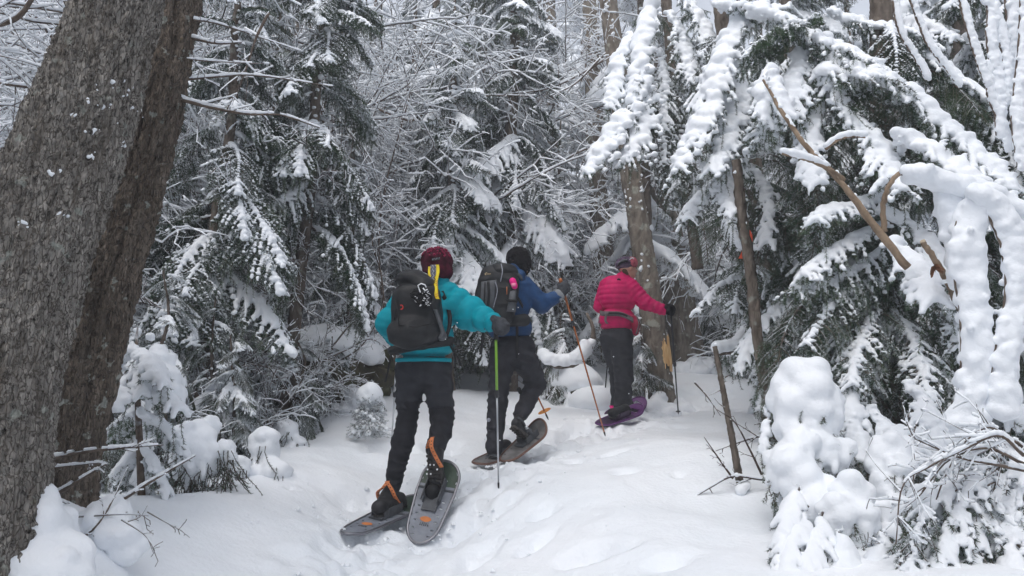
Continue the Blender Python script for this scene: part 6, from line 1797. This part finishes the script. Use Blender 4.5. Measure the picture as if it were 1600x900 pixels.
def panel(pts4, d, bulge, name, m_, parent, n=9):
    """gently bulged cloth panel between four corners (pixel quads)"""
    a, b, c, e = [P(x, y, d) for x, y in pts4]; V = []
    for i in range(n):
        for j in range(n):
            u, v = i / (n - 1), j / (n - 1); p = (a * (1 - u) + b * u) * (1 - v) + (e * (1 - u) + c * u) * v
            k = (4 * u * (1 - u)) * (4 * v * (1 - v)); V.append(p - A3(0, bulge * k ** .5, 0))
    f = [(i * n + j, (i + 1) * n + j, (i + 1) * n + j + 1, i * n + j + 1) for i in range(n - 1) for j in range(n - 1)]
    m2 = len(V); V2 = V + [q + A3(0, .03, 0) for q in V]; f2 = f + [tuple(x + m2 for x in q[::-1]) for q in f]
    rim = [i * n for i in range(n)] + [(n - 1) * n + j for j in range(1, n)] + [i * n + n - 1 for i in range(n - 2, -1, -1)] + [j for j in range(n - 2, 0, -1)]
    f2 += [(rim[k], rim[k - 1], rim[k - 1] + m2, rim[k] + m2) for k in range(len(rim))]
    return part(name, Geo().add(V2, f2), m_, parent)
panel([(752, 440), (776, 437), (772, 483), (750, 478)], 5.955, .03, 'front_pocket', M['grey_panel'], pk2)
part('pocket_stripe', tube(catmull([P(758, 441, 5.935), P(757, 460, 5.922), P(756, 480, 5.94)], 10), .006, 6), M['strap_black'], pk2)
part('pocket_stripe', tube(catmull([P(763, 440, 5.932), P(764, 460, 5.917), P(762, 482, 5.935)], 10), .012, 6), M['strap_black'], pk2)
part('pocket_piping', tube(catmull([P(774, 440, 5.945), P(777, 455, 5.945), P(771, 480, 5.945)], 10), .004, 6), M['band_grey'], pk2)
part('lid_piping', tube(catmull([P(783, 412, 5.99), P(785, 424, 5.955), P(782, 440, 5.955)], 10), .004, 6), M['band_grey'], pk2)
n_ = 18
for (sc_, m_, dy) in ((1, M['tan_logo'], 0), (.72, M['strap_black'], -.003)):
    vv = [P(763.5 + 6.2 * sc_ * math.cos(q), 428 + 2.9 * sc_ * math.sin(q), 5.975 + dy) for q in np.linspace(0, 2 * np.pi, n_, endpoint=False)]
    vb = [q + A3(0, .02, 0) for q in vv]
    part('badge', Geo().add(vv + vb, [tuple(range(n_))[::-1]]).add(vv + vb, [(i, (i + 1) % n_, n_ + (i + 1) % n_, n_ + i) for i in range(n_)]), m_, pk2, smooth=False)
lt = Geo()
for k in range(6): lt.join(boxg(P(760.6 + k * 1.2, 428, 5.969), A3(.0018, 0, .0), A3(0, .001, 0), A3(0, 0, .004)))
part('badge_lettering', lt, M['tan_logo'], pk2, smooth=False)
panel([(797, 455), (807, 452), (806, 487), (791, 487)], 5.965, .035, 'side_pocket', M['grey_panel'], pk2)
part('pocket_strap', boxg(P(800, 470, 5.93), A3(.042, 0, -.004), A3(0, .006, 0), A3(0, 0, .010)), M['strap_black'], pk2)
part('magenta_pouch', sdf_mesh([('c', P(801, 439, 5.965), P(804, 447, 5.965), .026, .024)], .007, .01), M['magenta_tag'], pk2)
part('pouch_window', boxg(P(802.5, 445, 5.941), A3(.017, 0, .002), A3(0, .002, 0), A3(0, 0, .012)), mat('pale_pink', (.85, .25, .4), .5), pk2)
part('zip_pull', tube([P(792, 448, 5.95), P(792, 460, 5.95)], .003, 6), M['orange_strap'], pk2)
part('hip_belt', sdf_mesh([('c', P(755, 498, 6.1), P(790, 503, 6.06), .03, .045), ('c', P(790, 503, 6.06), P(819, 500, 6.15), .04, .05)], .010, .02), M['black_pack'], pk2)
part('shoulder_strap', ribbon([P(796, 428, 6.16), P(808, 428, 6.14), P(816, 436, 6.16)], A3(0, 0, .014), .012), M['grey_panel'], pk2)
part('side_strap', ribbon([P(817, 480, 6.14), P(812, 470, 6.12), P(806, 462, 6.1)], A3(.004, 0, .012), .006), M['strap_black'], pk2)
for pts in ([(808, 505, 6.1), (808, 530, 6.12), (808, 560, 6.15)], [(756, 505, 6.05), (754, 530, 6.05), (751, 554, 6.05)]):
    part('loose_strap', ribbon(at_path(pts), A3(.011, 0, 0), .004), M['strap_black'], pk2)
pole('trekking_pole', 'long orange trekking pole slanting from the blue hiker’s glove to the snow', P(876, 439, 6.38), hit(946, 684), (M['pole_orange'], M['pole_orange'], M['pole_orange']), 'trekking poles', r=.010, split=.2)
tp_ = P(857, 656, 7.0)
pole('trekking_pole', 'orange trekking pole with round orange basket behind the blue hiker’s bent leg', P(790, 512, 6.85), tp_, (M['strap_black'], M['pole_orange'], M['pole_orange']), 'trekking poles', basket=(.055, .085, M['basket_orange']), r=.010)

# ================================================================== hiker in the pink jacket
p3 = thing('person', 'hiker in a bright pink quilted jacket with a waist pack, turned to the right', 'person', hit(975, 662), 'hikers climbing the snowy trail')
J = dict(head=P(981, 419, 8.0), neck=P(976, 436, 8.0), chest=P(967, 462, 8.0), hip=P(964, 520, 8.0), shL=P(948, 448, 8.05), elL=P(938, 478, 8.1), wrL=P(952, 492, 8.32),
         shR=P(986, 448, 7.95), elR=P(1008, 474, 7.9), wrR=P(1037, 484, 7.86), hpL=P(956, 530, 8.05), knL=P(966, 592, 8.15), anL=P(964, 645, 8.3), hpR=P(972, 530, 7.95), knR=P(975, 592, 7.95), anR=P(971, 646, 7.95))
gr = norm(P(1060, 648, 8.0) - P(1048, 478, 7.85))
HR3 = hand_prims(P(1039, 484, 7.855), P(1046, 485, 7.84), -gr, 1)
HL3 = hand_prims(J['wrL'], P(955, 494, 8.4), A3(0, 0, 1), -1)
fc = norm(A3(.93, .35, -.08))
q3 = body(p3, J, face=fc, hs=.93, hands=(HR3, HL3))
ey = Geo()
for sg in (-1, 1):
    c_ = q3(.086, sg * .031, .008); ey.join(boxg(c_, np.cross(fc, [0, 0, 1.]) * .011, A3(0, 0, .003), fc * .004))
part('eye', ey, M['strap_black'], p3)
lips = tube([q3(.094, -.018, -.052), q3(.099, 0, -.051), q3(.094, .018, -.052)], [.003, .005, .003], 6)
part('lips', lips, mat('lip_skin', (.45, .16, .14), .5), p3)
jk = [('e', P(966, 462, 8.0), (.19, .145, .20), None, (.05, .011)), ('e', P(964, 500, 8.0), (.185, .145, .13), None, (.05, .010)), ('c', P(955, 444, 8.0), P(983, 446, 8.0), .085, .08, (.05, .004)), ('c', P(974, 438, 8.0), P(974, 428, 8.0), .075, .062),
      ('c', P(986, 450, 7.95), P(1008, 473, 7.9), .080, .066, (.05, .015)), ('c', P(1008, 473, 7.9), P(1036, 484, 7.86), .064, .048, (.05, .013)), ('c', J['shL'], J['elL'], .078, .068, (.042, .007)), ('c', J['elL'], J['wrL'], .065, .05)]
part('jacket', sdf_mesh(jk, .011, .022, clip=[(P(964, 521, 8.0), A3(.05, 0, -1)), (P(976, 423, 8.0), norm(A3(-.35, 0, 1)))], disp=wrinkle(7, .005, 41)), M['pink_nylon'], p3)
part('collar', sdf_mesh([('c', P(975, 436, 8.0), P(976, 425, 8.0), .072, .062)], .009, .01, clip=[(P(977, 425, 8), norm(A3(-.45, 0, 1)))]), M['pink_nylon'], p3)
tr = [('e', P(963, 526, 8.0), (.165, .14, .12)), ('c', P(956, 535, 8.05), J['knL'], .105, .075), ('c', J['knL'], P(964, 642, 8.3), .074, .062), ('c', P(971, 535, 7.96), J['knR'], .110, .086), ('c', J['knR'], P(972, 645, 7.95), .085, .080)]
part('trousers', sdf_mesh(tr, .011, .03, clip=[(P(963, 512, 8), A3(0, 0, 1))], disp=wrinkle(8, .010, 42)), M['charcoal_trouser'], p3)
hc = P(978, 412, 8.0)
part('hat', sdf_mesh([('e', hc, (.103, .094, .074)), ('e', hc + A3(-.012, 0, -.02), (.095, .09, .06))], .008, .02, clip=[(P(981, 423, 8.0), norm(A3(.30, 0, -1)))], disp=lambda W: (.003 * np.sin(W[..., 2] * 160)).astype(np.float32)), M['hat_purple'], p3)
part('hat_front', sdf_mesh([('e', P(987, 411, 7.99), (.062, .086, .064))], .008, .02, clip=[(P(984, 419, 8.0), norm(A3(.1, 0, -1)))]), M['hat_pink'], p3)
part('hat_stripe', tube(catmull([P(964.5, 416, 7.935), P(972, 410, 7.90), P(981, 408, 7.895)], 10), .0085, 6), M['strap_black'], p3)
part('hat_stripe', tube(catmull([P(965, 411.5, 7.935), P(972, 407, 7.905), P(980, 405.5, 7.90)], 10), .006, 6), M['grey_cuff'], p3)
part('hat_flash', tube(catmull([P(983, 406, 7.91), P(988, 403, 7.92), P(991, 405, 7.91)], 8), [.003, .004, .006, .007, .006, .005, .004, .002], 6), M['hat_white'], p3)
part('hair', sdf_mesh([('c', P(976, 424, 7.95), P(979, 428, 7.95), .03, .022)], .009), M['brown_hair'], p3)
gl = [(a, b, c, d * 1.5, e * 1.5) for (a, b, c, d, e) in HR3[2:]] + [('c', P(1038, 484, 7.86), P(1046, 485, 7.84), .042, .046), ('e', P(1047, 483, 7.84), (.05, .05, .055))]
part('glove', sdf_mesh(gl, .0095, .014, disp=wrinkle(25, .004, 9)), M['black_knit'], p3)
part('glove', sdf_mesh([(a, b, c, d * 1.4, e * 1.4) for (a, b, c, d, e) in HL3[2:]] + [('c', J['wrL'], P(955, 494, 8.4), .04, .04)], .012, .014), M['black_knit'], p3)
part('chest_logo', tube(catmull([P(964, 437.5, 7.83), P(967, 436, 7.825), P(970, 438, 7.825)], 6), [.003, .008, .010, .010, .008, .003], 6), M['strap_black'], p3)
wp = thing('waist_pack', 'taupe and red waist pack buckled round the pink jacket', 'waist pack', P(985, 505, 7.9), None)
bt = catmull([P(938, 489, 8.05), P(941, 490, 7.92), P(955, 490, 7.835), P(970, 491, 7.83), P(984, 497, 7.84), P(994, 505, 7.88)], 24)
part('belt', ribbon(bt, A3(0, 0, .024), .012, 24), M['belt_taupe'], wp)
part('belt_webbing', ribbon(bt[8:18] + A3(0, -.012, .004), A3(0, 0, .010), .006), M['strap_black'], wp)
part('pouch', sdf_mesh([('e', P(993, 508, 7.93), (.042, .10, .085)), ('c', P(990, 497, 7.88), P(993, 520, 7.9), .03, .03)], .009, .02), M['pouch_red'], wp)
part('pouch_trim', tube(catmull([P(996, 496, 7.85), P(998, 508, 7.84), P(994, 522, 7.85)], 10), .008, 6), M['belt_taupe'], wp)
for pts in ([(948, 489, 7.845), (946, 500, 7.84), (949, 506, 7.845)], [(939, 490, 7.96), (937, 500, 7.96), (938, 510, 7.96)]):
    part('loose_strap', ribbon(at_path(pts), A3(.012, 0, 0), .005), M['belt_taupe'], wp)
ms = (M['deck_purple'], M['frame_purple'], M['frame_purple'], None)
s5, pt5, f5, s5v, u5 = snowshoe('purple snowshoe flat on the snow under the pink hiker’s near foot', hit(934, 670) + A3(0, 0, .03), hit(1000, 654) + A3(0, 0, .07), A3(0, -.3, 1), .10, ms, 'snowshoes of the pink hiker', foot=.5, tip_up=.09)
boot(pt5(.33, 0, .02), pt5(.70, 0, .02), J['anR'], u5, p3)
s6, pt6, f6, s6v, u6 = snowshoe('purple snowshoe with its ringed tip raised behind the pink hiker’s near ankle', P(948, 652, 8.25), P(1004, 630, 8.62), norm(A3(-.25, -.75, .6)), .10, (M['deck_purple'], M['frame_purple'], M['frame_purple'], None), 'snowshoes of the pink hiker', foot=.45, tip_up=.12)
boot(pt6(.3, 0, .02), pt6(.66, 0, .02), J['anL'], u6, p3)
part('strap', ribbon([P(955, 634, 8.2), P(958, 640, 8.18), P(962, 645, 8.2)], A3(.02, 0, 0), .01), M['magenta_tag'], s6)
pole('trekking_pole', 'black trekking pole planted under the pink hiker’s outstretched right glove', P(1047.5, 478, 7.83), hit(1060, 648), (M['strap_black'], M['pole_black'], M['pole_black']), 'trekking poles', grip=.09, basket=(.02, .03, M['pole_black']), r=.010, split=.5)
pole('trekking_pole', 'black trekking pole behind the pink hiker’s legs, small basket above its tip', P(956, 488, 8.42), P(944, 629, 8.75), (M['strap_black'], M['pole_black'], M['pole_black']), 'trekking poles', basket=(.035, .13, M['pole_black']), r=.010)
# a few snowflakes in the air and caught on the trousers
rg = np.random.default_rng(99)
B = Geo()
for k in range(90):
    c_ = P(rg.uniform(0, 1600), rg.uniform(0, 850), rg.uniform(2.5, 6)); r = .0035
    B.add([c_ + A3(x, y, z) * r for x, y, z in ((1, 0, 0), (-1, 0, 0), (0, 1, 0), (0, -1, 0), (0, 0, 1), (0, 0, -1))], [(0, 2, 4), (2, 1, 4), (1, 3, 4), (3, 0, 4), (2, 0, 5), (1, 2, 5), (3, 1, 5), (0, 3, 5)])
o = single('falling_snow', B, [M['snow']], 'tiny snowflakes drifting in the air along the trail', 'snowflakes', (0, 4, 1.5), kind='stuff')
# ------------------------------------------------------------------ the thin frosty air under the trees
hz = bpy.data.materials.new('frosty_air'); hz.use_nodes = True
nt = hz.node_tree; nt.nodes.clear()
pv = nt.nodes.new('ShaderNodeVolumePrincipled'); mo = nt.nodes.new('ShaderNodeOutputMaterial')
pv.inputs['Color'].default_value = (.93, .95, 1.0, 1); pv.inputs['Density'].default_value = 0.005; pv.inputs['Anisotropy'].default_value = 0.2
nt.links.new(pv.outputs[0], mo.inputs['Volume'])
hz.cycles.homogeneous_volume = True
g = boxg(A3(0, 14, 8.0), A3(150, 0, 0), A3(0, 120, 0), A3(0, 0, 26))
o = link('haze', g.mesh('haze', [hz], False)); o['kind'] = 'stuff'

for o in SC.objects:                                               # scattered flecks too small to pick apart
    if o.name.split('.')[0] in ('snow_fleck', 'branch_snow', 'hat_pattern', 'sole_stud', 'strap_holes', 'cord_bundle', 'crampon', 'lettering', 'hat_lettering', 'badge_lettering', 'hair'):
        o['kind'] = 'stuff'
